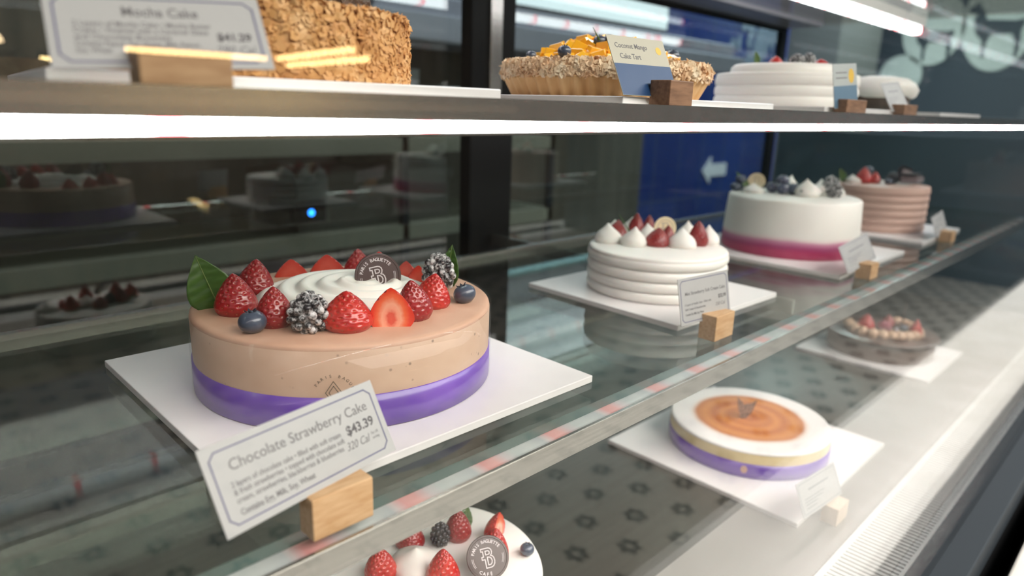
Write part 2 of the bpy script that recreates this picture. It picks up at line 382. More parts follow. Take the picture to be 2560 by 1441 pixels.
# ------------------------------------------------------------------ the shop around the case
def struct(name, bm, material, label=None):
    return tag(obj(name, bm, material), label, None, None, 'structure')
def floor_mat():
    m = mat('hexagon_patterned_floor', (.5, .47, .42), .35); b = m.node_tree.nodes['Principled BSDF']
    p = .200
    mp = coords(m, 'Object'); sx = nd(m, 'ShaderNodeSeparateXYZ'); lk(m, mp, 'Vector', sx, 'Vector')
    def mt(op, a, bb=None, c=None):
        n = nd(m, 'ShaderNodeMath'); n.operation = op
        for i, v in enumerate((a, bb, c)):
            if v is None: continue
            if isinstance(v, (int, float)): n.inputs[i].default_value = v
            else: m.node_tree.links.new(v, n.inputs[i])
        return n.outputs[0]
    X = sx.outputs['X']; Y = sx.outputs['Y']; W2 = p * .8660254 * 2
    def cell(ox, oy):   # local coords around rectangular lattice
        fx = mt('MULTIPLY', mt('SUBTRACT', mt('FRACT', mt('MULTIPLY_ADD', X, 1 / W2, ox)), .5), W2)
        fy = mt('MULTIPLY', mt('SUBTRACT', mt('FRACT', mt('MULTIPLY_ADD', Y, 1 / p, oy)), .5), p)
        r = mt('SQRT', mt('ADD', mt('MULTIPLY', fx, fx), mt('MULTIPLY', fy, fy)))
        th = mt('ARCTAN2', fy, fx)
        edge = mt('MULTIPLY_ADD', mt('COSINE', mt('MULTIPLY', th, 6)), .009, .044)   # six petals
        d = mt('MULTIPLY', mt('SUBTRACT', edge, r), 120)
        pet = mt('MINIMUM', mt('MAXIMUM', d, 0), 1)
        hole = mt('MINIMUM', mt('MAXIMUM', mt('MULTIPLY', mt('SUBTRACT', r, .013), 160), 0), 1)
        return mt('MULTIPLY', pet, hole)
    f = mt('MAXIMUM', cell(.28, .1), cell(.78, .6))
    line = mt('MINIMUM', mt('MAXIMUM', mt('MULTIPLY', mt('SUBTRACT', mt('FRACT', mt('MULTIPLY', mt('MULTIPLY_ADD', Y, .577, X), 1 / .0144)), .72), 20), 0), 1)
    r1 = nd(m, 'ShaderNodeMix'); r1.data_type = 'RGBA'; r1.inputs[6].default_value = (.40, .365, .315, 1); r1.inputs[7].default_value = (.27, .25, .22, 1)
    m.node_tree.links.new(line, r1.inputs[0])
    r2 = nd(m, 'ShaderNodeMix'); r2.data_type = 'RGBA'; r2.inputs[7].default_value = (.020, .022, .024, 1)
    m.node_tree.links.new(f, r2.inputs[0]); m.node_tree.links.new(r1.outputs[2], r2.inputs[6])
    m.node_tree.links.new(r2.outputs[2], b.inputs['Base Color']); return m
def tile_mat(name, c1, c2, grout, w, h, rough=.15, off=0):
    m = mat(name, c1, rough, coat=.3); b = m.node_tree.nodes['Principled BSDF']
    tc = nd(m, 'ShaderNodeTexCoord'); mp = nd(m, 'ShaderNodeMapping'); mp.inputs['Rotation'].default_value = (R(90), 0, 0)
    lk(m, tc, 'Object', mp, 'Vector')
    t = nd(m, 'ShaderNodeTexBrick'); t.offset = off; t.inputs['Color1'].default_value = (*c1, 1); t.inputs['Color2'].default_value = (*c2, 1)
    t.inputs['Mortar'].default_value = (*grout, 1); t.inputs['Scale'].default_value = 1; t.inputs['Brick Width'].default_value = w
    t.inputs['Row Height'].default_value = h; t.inputs['Mortar Size'].default_value = .006
    lk(m, mp, 'Vector', t, 'Vector'); lk(m, t, 'Color', b, 'Base Color'); return m
XL, XR, YF, YB, ZT = -2.6, 7.6, -4.2, 2.6, 1.5
struct('floor', nbox(XL, XR, YF, YB, -1.55, -1.5), floor_mat())
struct('ceiling', nbox(XL, XR, YF, YB, ZT, ZT + .05), mat('charcoal_ceiling', (.10, .105, .11), .8))
struct('wall_back', nbox(XL - .05, XR, YB, YB + .05, -1.5, ZT), tile_mat('navy_wall_tile', (.010, .030, .17), (.016, .044, .22), (.07, .09, .17), .30, .60, .2))
struct('trim_4', nbox(XL, 3.72, YB - .02, YB, -1.5, .46), noisy('olive_brown_panelling', [(.35, (.075, .068, .050)), (.65, (.13, .115, .085))], 2, .6, scale=(5, 1, .5)))
struct('wall_front', nbox(XL - .05, XR, YF - .05, YF, -1.5, ZT), noisy('brown_timber_wall', [(.35, (.06, .042, .028)), (.65, (.14, .10, .065))], 3, .6, scale=(6, 1, .6)))
struct('wall_left', nbox(XL - .05, XL, YF, YB, -1.5, ZT), mat('dark_taupe_wall', (.06, .052, .045), .7))
struct('wall_right', nbox(XR, XR + .05, YF - .05, YB + .05, -1.5, ZT), mat('slate_wall', (.030, .044, .052), .6))
# stone plinth that carries the case
struct('trim_1', nbox(-2.2, 2.25, .060, 1.15, -1.5, -.69, bev=.003), M['stone'])
struct('trim_2', nbox(-2.2, 5.2, -.114, .072, -.560, -.522, bev=.003), M['stone'])
struct('trim_3', nbox(-2.2, 5.2, .060, .072, -.69, -.560), M['black'])

# mural on the right wall: pale ovals with deer
MU = mat('mural_pale_oval', (.62, .66, .56), .7); DE = mat('mural_deer_silhouette', (.035, .05, .055), .7)
t = thing('wall_mural', 'dark wall mural of pale ovals with standing deer silhouettes, beyond the far end', 'mural', (XR - .012, 1.6, .55))
def oval(cy, cz, ry, rz):
    bm = bmesh.new(); mm = Matrix(((0, 0, 1, 0), (1, 0, 0, 0), (0, 1, 0, 0), (0, 0, 0, 1)))
    prism(bm, [(cy + ry * math.cos(a * math.pi / 24), cz + rz * math.sin(a * math.pi / 24)) for a in range(48)], -.006, 0, mm); return bm
for c in ((.50, .27, .26, .33), (-.02, .32, .29, .44), (-.62, .30, .27, .42), (.72, -.15, .19, .19)): obj('pale_oval', oval(*c), MU, t)
DEER = [(-.30, .10), (-.34, .30), (-.36, .36), (-.30, .44), (-.38, .46), (-.45, .52), (-.44, .56), (-.36, .58), (-.36, .70), (-.33, .60), (-.28, .68), (-.30, .58), (-.24, .52), (-.18, .34), (.20, .30), (.28, .34), (.30, .26), (.27, .12), (.29, -.10), (.27, -.34), (.23, -.34), (.22, -.08), (.16, .08), (-.10, .07), (-.14, -.08), (-.14, -.34), (-.18, -.34), (-.20, -.04)]
mm = Matrix(((0, 0, 1, 0), (1, 0, 0, 0), (0, 1, 0, 0), (0, 0, 0, 1)))
for cy, cz, s, fl in ((.47, .22, .50, -1), (-.03, .26, .60, -1), (-.62, .24, .5, 1)):
    bm = bmesh.new(); prism(bm, [(cy + s * fl * x, cz - .1 + s * y * .8) for x, y in DEER], -.012, -.006, mm); obj('deer_silhouette', bm, DE, t)

tag(obj('plaster_column', nbox(5.66, 6.55, 2.20, YB, -1.5, ZT), mat('grey_beige_plaster', (.105, .104, .088), .7)), 'tall grey beige plaster column beside the navy tiled wall', 'column')
bm = bmesh.new(); prism(bm, [(-.17, 0), (-.06, .10), (-.06, .045), (.17, .045), (.17, -.045), (-.06, -.045), (-.06, -.10)], 0, .008, Matrix.Rotation(R(90), 4, 'X'))
tag(obj('arrow_sign', bm, mat('white_sign', (.75, .76, .80), .5), None, (4.68, YB - .002, -.413)), 'white left-pointing arrow sign on the navy tiled wall', 'sign')
# pale branching wall decal
bm = bmesh.new(); rr = random.Random(3)
for i in range(60):
    cx, cz = rr.gauss(0, .22), rr.gauss(0, .30); s = rr.uniform(.025, .085)
    prism(bm, [(cx + s * rr.uniform(.5, 1.2) * math.cos(a * math.pi / 5), cz + s * 1.5 * rr.uniform(.5, 1.2) * math.sin(a * math.pi / 5)) for a in range(10)], 0, .004 + i * .00005, Matrix.Rotation(R(90), 4, 'X'))
tag(obj('wall_decal', bm, mat('pale_blue_decal', (.22, .27, .34), .6), None, (5.25, YB - .001, .62)), 'pale blue splattered foliage decal high on the navy tiles', 'decal')
# steel rack and kitchen counter behind the case
t = thing('steel_rack', 'steel kitchen rack seen dimly through the rear doors', 'rack', (.35, 2.1, -1.5))
for z in (-.9, -.45, -.16): obj('rack_shelf', nbox(-1.75, 1.75, -.22, .22, 1.5 + z, 1.5 + z + .05), mat('olive_beige_shelf', (.46, .43, .33), .5), t)
for x in (-1.75, -.4, 1.0, 1.725):
    for y in (-.22, .20): obj('post', nbox(x, x + .025, y, y + .025, 0, 1.56), M['dark_frame'], t)
for i, (x, z, w, h, c) in enumerate(((-.55, -.11, .42, .16, (.22, .17, .12)), (.1, -.11, .36, .20, (.30, .28, .24)), (.72, -.11, .5, .12, (.25, .16, .10)), (1.25, -.11, .4, .22, (.20, .21, .2)), (1.80, -.11, .46, .17, (.33, .33, .32)), (.0, -.40, .5, .16, (.16, .13, .1)), (1.3, -.40, .6, .18, (.22, .2, .17)))):
    lab = ['brown carton on the steel rack, leftmost', 'grey storage box on the rack beside the leftmost brown carton', 'low tan carton in the middle of the rack', 'tall grey storage box on the rack, right of centre', 'pale box at the right end of the rack', 'dark brown carton on the lower rack shelf, left', 'taupe carton on the lower rack shelf, right'][i]
    g = thing('storage_box', lab, 'box', (x, 2.1, z), (0, 0, 0), 'boxes on the steel rack'); mm_ = mat('carton', c, .7)
    obj('box_body', nbox(-w / 2, w / 2, -.16, .16, 0, h * .8, bev=.004), mm_, g); obj('box_lid', nbox(-w / 2 - .01, w / 2 + .01, -.17, .17, h * .8, h, bev=.004), mm_, g)
t = thing('extractor_hood', 'lavender grey metal extractor hood behind the rear doors, upper left', 'hood', (2.4, 2.2, .20))
HM = mat('lavender_metal', (.40, .39, .46), .4, metal=.3)
obj('hood_body', nbox(-1.1, 1.2, -.25, .35, .03, .155, bev=.01), HM, t)
obj('hood_lip', nbox(-1.14, 1.24, -.30, -.25, .0, .09, bev=.008), mat('pale_lavender_metal', (.52, .51, .58), .35, metal=.3), t)
obj('hood_lamp', nbox(-1.0, 1.1, -.20, -.12, .03, .05), emis('cyan_white_tube', (.6, .95, 1), 3), t)
t = thing('lit_menu_board', 'white backlit board above the hood behind the case', 'light board', (2.5, YB - .07, .47))
obj('board_frame', nbox(-1.32, 1.32, 0, .055, 0, .62, bev=.004), M['dark_frame'], t)
obj('lit_panel', nbox(-1.30, 1.30, -.006, 0, .012, .605), emis('lit_panel', (.92, .98, 1), 2.6), t)
t = thing('blue_indicator', 'small glowing blue indicator light on black box behind the rear doors', 'indicator light', (.992, 1.86, -.322), (0, 0, 0))
# warm lamps on the shop side (they only show as reflections in the front glass)
t = thing('wall_cabinet', 'dark timber wall cabinet across the shop, reflected in the front glass', 'cabinet', (1.4, YF + .2, -.9))
obj('cabinet_body', nbox(-2.6, 2.6, -.2, .2, 0, .85, bev=.01), mat('dark_timber', (.05, .035, .022), .5), t)
obj('worktop', nbox(-2.62, 2.62, -.2, .24, .85, .90), mat('tan_worktop', (.38, .28, .17), .5), t)
def lamp_bar(label, p0, p1):
    c = (Vector(p0) + Vector(p1)) / 2; d = Vector(p1) - Vector(p0)
    t = thing('pendant_light_bar', label, 'pendant lamp', c, (0, 0, math.atan2(d.y, d.x)), 'warm pendant bars')
    L = d.length
    obj('diffuser', nbox(-L / 2, L / 2, -.012, .012, -.016, .01, bev=.004), M['warm'], t)
    obj('housing', nbox(-L / 2 - .01, L / 2 + .01, -.028, .028, .01, .045), M['black'], t)
    for s in (-1, 1): obj('hanging_wire', nbox(s * L * .4 - .003, s * L * .4 + .003, -.003, .003, .045, ZT - c.z), M['black'], t)
G = .13
lamp_bar('long warm pendant light bar, leftmost of three', (1.08, -3.45, .21), (1.75, -3.40, .21))
lamp_bar('warm pendant light bar beside the long one, running away', (1.82, -3.40, .215), (1.66, -2.4, .215))
lamp_bar('second receding warm pendant light bar, rightmost of three', (1.95, -3.55, .19), (1.80, -2.5, .19))
t = thing('globe_lamp', 'small warm dome lamp glowing at upper left', 'lamp', (.55, -3.3, .19))
bm = lathe([(.0, 0), (.035, 0), (.034, .015), (.025, .032), (0, .04)], 20); obj('lamp_shade', bm, M['warm_glow'], t, smooth=True)
obj('hanging_wire', nbox(-.003, .003, -.003, .003, .04, ZT - .19), M['black'], t)

# ------------------------------------------------------------------ display case
XA, XB = -.75, 2.18
case = thing('display_case', 'long refrigerated glass pastry case with white vented deck and black base', 'display case', (.7, .55, -.69))
def cpart(name, bm, material, smooth=False):
    for v in bm.verts: v.co -= Vector((.7, .55, -.69))
    return obj(name, bm, material, case, smooth=smooth)
cpart('deck', nbox(XA, XB, .217, .96, -.505, -.492), M['steel_dull'])
cpart('deck_glow_strip', nbox(XA, XB, .2176, .336, -.4921, -.4917), mat('deck_glow_steel', (.28, .26, .24), .30, metal=.25, spec=.8))  # added lighter strip: LED glow on the deck front, put into its colour
cpart('duct', nbox(XA, XB, .135, .96, -.56, -.54), M['void'])
bm = bmesh.new()
x = XA
while x < XB:
    box(bm, x, x + .0044, .151, .215, -.500, -.4925); x += .008
box(bm, XA, XB, .210, .2175, -.500, -.492); box(bm, XA, XB, .147, .1525, -.500, -.492)
cpart('vent_grille', bm, M['grille'])
bm = bmesh.new(); box(bm, XA, XB, .134, .148, -.545, -.4915); cpart('front_sill', bm, M['steel'])
cpart('base_frame', nbox(XA, XB, .0965, .134, -.53, -.486, bev=.002), M['dark_frame'])
cpart('base_panel', nbox(XA, XB, .110, 1.04, -.69, -.56), M['black'])
cpart('front_skirt', nbox(XA, XB, .0975, .110, -.69, -.53), M['black'])
cpart('front_glass', nbox(XA, XB, G - .003, G + .003, -.486, .262), M['glass'])
cpart('canopy_glass', nbox(XA, XB, .127, .90, .262, .268), M['glass'])
cpart('canopy_housing', nbox(XA, XB, .90, 1.04, .256, .31, bev=.004), M['canopy'])
ew = cpart('end_panel', nbox(XB, XB + .012, .134, 1.0, -.505, .262), glass('end_glass', (.86, .92, .95), .05))
cpart('end_wall', nbox(XB + .0125, XB + .03, .134, 1.0, -.505, -.045), mat('slate_end_wall', (.085, .120, .135), .35))
cpart('side_wall', nbox(XA - .012, XA, .10, 1.04, -.69, .31), M['black_frame'])
# rear sliding doors: two framed panes
for i, (a, b, y) in enumerate(((XA + .01, .90, 1.0), (.90, XB - .005, 1.012))):
    d = cpart('rear_door', nbox(a + .03, b - .03, y, y + .006, -.46, .246), M['rear_glass'])
    for nm, q in (('door_frame', ((a, a + .03, -.5, .256), (b - .03, b, -.5, .256), (a + .03, b - .03, -.5, -.46), (a + .03, b - .03, .246, .256))),):
        bm = bmesh.new()
        for x0, x1, z0, z1 in q: box(bm, x0, x1, y - .008, y + .012, z0, z1)
        f = obj(nm, bm, M['black_frame'], d)
        for v in f.data.vertices: v.co -= Vector((.7, .55, -.69))
bm = nbox(.845, .955, .965, .996, -.492, .256, bev=.004); cpart('centre_post', bm, M['black_frame'])
bm = nbox(.885, .915, .958, .966, -.02, .256, bev=.002); cpart('post_trim', bm, M['steel'])

def light_tube(label, x0, x1, y, z):
    t = thing('tube_light', label, 'tube light', ((x0 + x1) / 2, y, z), (0, 0, 0), 'tube lights under the canopy'); L = x1 - x0
    obj('diffuser', nbox(-L / 2, L / 2, -.014, .014, -.020, .000, bev=.005), M['led_top'], t)
    obj('housing', nbox(-L / 2 - .006, L / 2 + .006, -.019, .019, .000, .022), M['white_metal'], t)
light_tube('long white tube light under the canopy, left of the joint', -.6, 1.995, .640, .240)
light_tube('short white tube light under the canopy, right of the joint', 2.02, 2.165, .640, .240)

def shelf(label, zt, y0, y1, thick, ledm, x_led, low=False):
    t = thing('glass_shelf', label, 'shelf', (.7, (y0 + y1) / 2, zt - thick))
    o = Vector((.7, (y0 + y1) / 2, zt - thick))
    def p(name, bm, m):
        for v in bm.verts: v.co -= o
        return obj(name, bm, m, t)
    bm = bmesh.new(); box(bm, XA + .01, XB - .01, y0, y1, zt - thick, zt)
    for f in bm.faces:
        if abs(f.normal.z) < .5 or True:
            f.normal_update(); f.material_index = 0 if abs(f.normal.z) > .5 else 1
    p('glass_pane', bm, [M['shelf_glass'], M['glass_edge']])
    return t, p
# middle shelf
t, p = shelf('middle glass shelf holding four cakes on white boards', -.234, .318, .80, .008, M['led_low'], None)
bm = bmesh.new(); box(bm, XA + .01, XB - .01, .299, .326, -.2435, -.2425); p('flange_strip', bm, M['strip'])
bm = bmesh.new(); box(bm, XA + .01, XB - .01, .2955, .299, -.2545, -.2365)
bmesh.ops.bevel(bm, geom=bm.edges[:], offset=.0006, segments=2, affect='EDGES'); p('front_rail', bm, M['steel'])
bm = bmesh.new(); box(bm, XA + .02, XB - .02, .301, .313, -.2490, -.2440); p('light_strip', bm, M['led_low'])
bm = bmesh.new(); box(bm, XA + .01, XB - .01, .795, .806, -.248, -.231); p('rear_rail', bm, M['steel'])
for xx in (-.5, .9, 2.0):
    bm = bmesh.new(); box(bm, xx - .004, xx + .004, .36, .96, -.262, -.2425); p('bracket', bm, M['steel'])
# top shelf
t, p = shelf('top glass shelf with lit front rail holding tall cakes', .004, .302, .80, .008, M['led'], None)
bm = bmesh.new(); box(bm, XA + .01, XB - .01, .2965, .302, -.0085, .0042)
bmesh.ops.bevel(bm, geom=bm.edges[:], offset=.0006, segments=2, affect='EDGES'); p('front_rail', bm, M['steel'])
for a, b in ((XA + .02, 1.30), (1.325, XB - .02)):
    bm = bmesh.new(); box(bm, a, b, .298, .309, -.0150, -.0090); p('light_strip', bm, M['led'])
bm = bmesh.new(); box(bm, XA + .01, XB - .01, .2975, .3095, -.0168, -.0152); p('strip_cover', bm, M['steel'])
bm = bmesh.new(); box(bm, XA + .01, XB - .01, .302, .318, -.0088, -.0042); p('strip_light_block', bm, M['dark_frame'])  # opaque cover added to keep strip light from leaking up through the glass
bm = bmesh.new(); box(bm, XA + .01, XB - .01, .795, .806, -.01, .007); p('rear_rail', bm, M['steel'])

# ------------------------------------------------------------------ boards
def board(label, x0, x1, y0, y1, ztop, rz=0, cat='cake board'):
    c = Vector(((x0 + x1) / 2, (y0 + y1) / 2, ztop - .0065)); w = (x1 - x0) / 2; d = (y1 - y0) / 2
    o = obj('cake_board', nbox(-w, w, -d, d, 0, .0065, bev=.0008), M['board'], None, c, (0, 0, rz))
    return tag(o, label, cat, 'square cake boards')
board('white square board under the purple-banded chocolate strawberry cake', .145, .450, .346, .651, -.2275)
board('white square board under the white ridged strawberry cake', .638, .868, .373, .607, -.2275, R(-1.5))
board('white square board under the white and magenta ombre cake', 1.036, 1.336, .353, .650, -.2275)
board('white square board under the pinkish brown ridged cake', 1.456, 1.724, .357, .625, -.2275)
board('white square board under the sugar-rimmed browned cheesecake', .776, 1.091, .268, .560, -.4855)
board('white square board under the dark chocolate cake on the bottom deck', 1.43, 1.685, .298, .556, -.4855)
board('white square board under the crumb-coated mocha cake', .085, .335, .350, .59, .0105, R(-6))
board('white square board under the mango tart', .465, .735, .345, .60, .0105)
board('white square board under the tall white tiered cake', .86, 1.20, .34, .60, .0105)
board('white square board under the small chocolate dome cake', 1.33, 1.60, .335, .58, .0105)

# ------------------------------------------------------------------ fruit prototypes (meshes shared by copies)
def strawberry_mesh(seed, half=False, mats=None, slim=1.0):
    rr = random.Random(seed); bm = bmesh.new(); N, K = 80, 52
    def prof(t):
        if t < .22: return .80 + .20 * math.sin(t / .22 * math.pi / 2)
        u = (t - .22) / .78
        return max(0, (1 - u ** 1.55) ** .84) * slim + (1 - slim) * (1 - u) ** .8
    ph = rr.random() * 6; wob = [(rr.uniform(.0, .05), rr.random() * 6, k) for k in (2, 3)]
    seeds = []
    ns = 95
    for i in range(ns):
        t = .05 + .88 * (i + .5) / ns; a = i * 2.39996 + ph; seeds.append((t, a))
    pts = {}
    def pos(t, a):
        r = prof(t) * .5 * (1 + sum(w * math.cos(k * a + p) for w, p, k in wob))
        return Vector((r * math.cos(a), r * math.sin(a), t))
    sp = [pos(t, a) for t, a in seeds]
    rings = []
    for j in range(K + 1):
        t = j / K; t = t ** .9
        if j == K: rings.append([bm.verts.new((0, 0, 1.0))]); continue
        ring = []
        for k in range(N):
            a = 2 * math.pi * k / N; p = pos(t, a)
            d = min((p - q).length for q in sp if abs(q.z - p.z) < .12) if 0.03 < t < .97 else .2
            dim = math.exp(-(d / .034) ** 2) * .034 - math.exp(-((d - .062) / .025) ** 2) * .008
            n = Vector((p.x, p.y, .12)).normalized(); p = p - n * dim
            ring.append(bm.verts.new(p))
        rings.append(ring)
    for a, b in zip(rings, rings[1:]):
        for k in range(N):
            k2 = (k + 1) % N
            if len(b) == 1: bm.faces.new((a[k], a[k2], b[0]))
            else: bm.faces.new((a[k], a[k2], b[k2], b[k]))
    bm.faces.new(rings[0][::-1])
    for q in sp:
        n = Vector((q.x, q.y, .12)).normalized()
        if half and q.y < .03: continue
        if q.z > .95: continue
        g = bmesh.ops.create_icosphere(bm, subdivisions=1, radius=1)
        mt_ = Matrix.Translation(q - n * .022) @ n.to_track_quat('Z', 'Y').to_matrix().to_4x4() @ Matrix.Diagonal((.010, .015, .008, 1))
        for v in g['verts']:
            v.co = mt_ @ v.co
        for f in {f for v in g['verts'] for f in v.link_faces}: f.material_index = 1
    if half:
        geom = bm.verts[:] + bm.edges[:] + bm.faces[:]
        r = bmesh.ops.bisect_plane(bm, geom=geom, plane_co=(0, .0, 0), plane_no=(0, -1, 0), clear_outer=True, clear_inner=False)
        ed = [e for e in r['geom_cut'] if isinstance(e, bmesh.types.BMEdge)]
        vs = sorted({v for e in ed for v in e.verts}, key=lambda v: math.atan2(v.co.z - .4, v.co.x))
        try:
            f = bm.faces.new(vs); f.material_index = 2
            f.normal_update()
            if f.normal.y > 0: f.normal_flip()
        except Exception as ex: pass
    me = bpy.data.meshes.new('strawberry'); bm.to_mesh(me); bm.free()
    for m_ in mats: me.materials.append(m_)
    for p_ in me.polygons: p_.use_smooth = p_.material_index != 2
    return me
SW = [strawberry_mesh(i, False, (M['straw'], M['seed'], M['flesh']), s) for i, s in ((1, 1), (2, .9), (3, .95))]
SG = [strawberry_mesh(i, False, (M['straw_glaze'], M['seed'], M['flesh'])) for i in (9, 10)]
SD = [strawberry_mesh(i, False, (M['straw_dark'], M['seed'], M['flesh'])) for i in (4, 5)]
SH = [strawberry_mesh(i, True, (M['straw'], M['seed'], M[f])) for i, f in ((6, 'flesh'), (7, 'flesh'), (8, 'flesh_deep'))]
GS = 'strawberries on the cakes'
def strawberry(label, x, y, z, w, h, me, rz=0, tilt=(0, 0), group='strawberries crowning the cakes'):
    o = bpy.data.objects.new('strawberry', me); COL.objects.link(o)
    o.location = (x, y, z); o.scale = (w, w, h)
    o.rotation_euler = (tilt[0], tilt[1], rz)
    return tag(o, label, 'strawberry', group)
def blackberry_mesh(m_, seed=0):
    rr = random.Random(seed); bm = bmesh.new(); g = bmesh.ops.create_icosphere(bm, subdivisions=2, radius=.40, matrix=Matrix.Translation((0, 0, .5)) @ Matrix.Diagonal((1, 1, 1.12, 1)))
    n = 50
    for i in range(n):
        t = (i + .5) / n; zc = math.cos(math.pi * (1 - t) * .94 ** 0) if False else 1 - 2 * t
        a = i * 2.39996; s = math.sqrt(max(0, 1 - zc * zc)) * (1.06 - .20 * zc)
        p = Vector((.42 * s * math.cos(a), .42 * s * math.sin(a), .5 + .46 * zc)) * 1.0
        sc = .112 * rr.uniform(.9, 1.12)
        bmesh.ops.create_icosphere(bm, subdivisions=2, radius=sc, matrix=Matrix.Translation(p + Vector((rr.uniform(-.012, .012), rr.uniform(-.012, .012), rr.uniform(-.012, .012)))))
    me = bpy.data.meshes.new('blackberry'); bm.to_mesh(me); bm.free(); me.materials.append(m_)
    for p_ in me.polygons: p_.use_smooth = True
    return me
BBM = blackberry_mesh(M['blackberry'], 1); BBP = blackberry_mesh(M['blackberry_plain'], 2)
def blackberry(label, x, y, z, w, h, me=BBM, rot=(0, 0, 0), group='blackberries on the cakes', name='blackberry', cat='blackberry'):
    o = bpy.data.objects.new(name, me); COL.objects.link(o); o.location = (x, y, z); o.scale = (w, w, h); o.rotation_euler = rot
    return tag(o, label, cat, group)
def blueberry_mesh(m_, crown):
    bm = bmesh.new()
    prof = [(0, 0)] + [(.5 * math.sin(a), .42 - .42 * math.cos(a)) for a in [math.pi * k / 18 for k in range(1, 16)]] + [(.17, .80), (.12, .775), (0, .765)]
    lathe(prof, 28, bm)
    for k in range(5):
        a0 = 2 * math.pi * k / 5
        P = [Vector((.14 * math.cos(a0 - .5), .14 * math.sin(a0 - .5), .80)), Vector((.14 * math.cos(a0 + .5), .14 * math.sin(a0 + .5), .80)), Vector((.24 * math.cos(a0), .24 * math.sin(a0), .90))]
        Q = [p * Vector((1, 1, 1)).x + Vector((0, 0, -.04)) for p in P]
        a = [bm.verts.new(p) for p in P]; b = [bm.verts.new(p) for p in Q]
        fs = [bm.faces.new(a), bm.faces.new(b[::-1])] + [bm.faces.new((a[i], b[i], b[(i + 1) % 3], a[(i + 1) % 3])) for i in range(3)]
        for f in fs: f.material_index = 1
    me = bpy.data.meshes.new('blueberry'); bm.to_mesh(me); bm.free(); me.materials.append(m_); me.materials.append(crown)
    for p_ in me.polygons: p_.use_smooth = p_.material_index == 0
    return me
BLM = blueberry_mesh(M['blueberry'], M['blueberry_crown']); BLD = blueberry_mesh(M['dusted_blueberry'], M['blueberry_crown'])
def blueberry(label, x, y, z, d, me=BLM, rot=(0, 0, 0), group='blueberries on the cakes'):
    o = bpy.data.objects.new('blueberry', me); COL.objects.link(o); o.location = (x, y, z); o.scale = (d, d, d); o.rotation_euler = rot
    return tag(o, label, 'blueberry', group)
def leaf(label, base, tip, width, bend=.0, face=None, name='bay_leaf', m_=None, group=None):
    base = Vector(base); tip = Vector(tip); ax = (tip - base); L = ax.length; ax.normalize()
    face = Vector(face or (-.5, -.85, .1)); side = ax.cross(face).normalized(); nrm = side.cross(ax).normalized()
    t = thing(name, label, 'leaf', base, (0, 0, 0), group)
    bm = bmesh.new(); n, k = 18, 8; rows = []
    for i in range(n + 1):
        u = i / n; w = width / 2 * max(0, math.sin(math.pi * (.28 + .72 * u))) ** 1.05 * (.62 + .38 * min(1, u * 3 + .3)) if u < 1 else 0
        row = []
        for j in range(-k, k + 1):
            s = j / k
            p = ax * (u * L) + side * (s * w) + nrm * (-bend * (u - .5) ** 2 * 4 * L * .25 + abs(s) * w * .22 + .0006 * math.sin(u * 40 + abs(s) * 3))
            row.append(bm.verts.new(p))
        rows.append(row)
    for a, b in zip(rows, rows[1:]):
        for j in range(2 * k): bm.faces.new((a[j], a[j + 1], b[j + 1], b[j]))
    bmesh.ops.remove_doubles(bm, verts=bm.verts, dist=1e-6)
    bmesh.ops.solidify(bm, geom=bm.faces[:], thickness=.0004)
    obj('blade', bm, m_ or M['leaf'], t, smooth=True)
    bm = bmesh.new(); tube(bm, [ax * (u / 10 * L * .97) + nrm * (-bend * (u / 10 - .5) ** 2 * L + .0005) for u in range(11)], lambda q: .0006 * (1 - q * .6), 6)
    obj('midrib', bm, M['leaf_vein'], t, smooth=True)
    return t
LOGO_OUT = [(-.30, .50), (.10, .50), (.20, .47), (.27, .39), (.29, .28), (.26, .17), (.19, .10), (.29, .05), (.35, -.05), (.37, -.2), (.34, -.34), (.26, -.45), (.14, -.50), (-.14, -.50), (-.14, -.06), (-.30, -.06), (-.30, .08), (-.20, .08), (-.20, .36), (-.30, .36)]
LOGO_C1 = [(-.06, .36), (.07, .36), (.14, .33), (.16, .27), (.14, .20), (.07, .17), (-.06, .17)]
LOGO_C2 = [(.0, .04), (.12, .02), (.20, -.05), (.235, -.17), (.20, -.29), (.12, -.36), (.0, -.36)]
def disc(label, center, normal, up, rad=.0205, cafe=True):
    n = Vector(normal).normalized(); u = Vector(up); u = (u - n * u.dot(n)).normalized(); r = u.cross(n)
    mw = Matrix((( r.x, u.x, n.x, center[0]), (r.y, u.y, n.y, center[1]), (r.z, u.z, n.z, center[2]), (0, 0, 0, 1)))
    t = thing('chocolate_disc', label, 'chocolate disc'); t.matrix_world = mw
    bm = lathe([(0, -.0016), (rad * .97, -.0016), (rad, -.001), (rad, .001), (rad * .975, .0016), (rad * .90, .0016), (rad * .885, .0011), (0, .0011)], 64)
    obj('disc_body', bm, M['choc_disc'], t)
    I = Matrix.Translation((0, 0, .0013)); bm = bmesh.new()
    arc_text(bm, 'PARIS BAGUETTE', rad * .655, R(158), R(34), rad * .20, I, .015)
    if cafe: arc_text(bm, 'CAFÉ', rad * .80, R(-128), R(-88), rad * .20, I, .015, flip=True)
    obj('lettering', bm, M['white_print'], t)
    bm = bmesh.new(); s = rad * .86; a = R(0)
    tr = lambda P: [((x - .03) * s, (y) * s - rad * .02) for x, y in P]
    for P in (LOGO_OUT, LOGO_C1, LOGO_C2): stroke(bm, tr(P), rad * .045, .0011, .0015, True)
    for sd in (-1, 1):
        for q in (.70, .76):
            pts = [(sd * rad * q * math.cos(R(v)), rad * q * math.sin(R(v))) for v in range(-28, 6, 4)]
            stroke(bm, pts, rad * .018, .0011, .0015)
    obj('emblem', bm, M['white_print'], t)
    return t

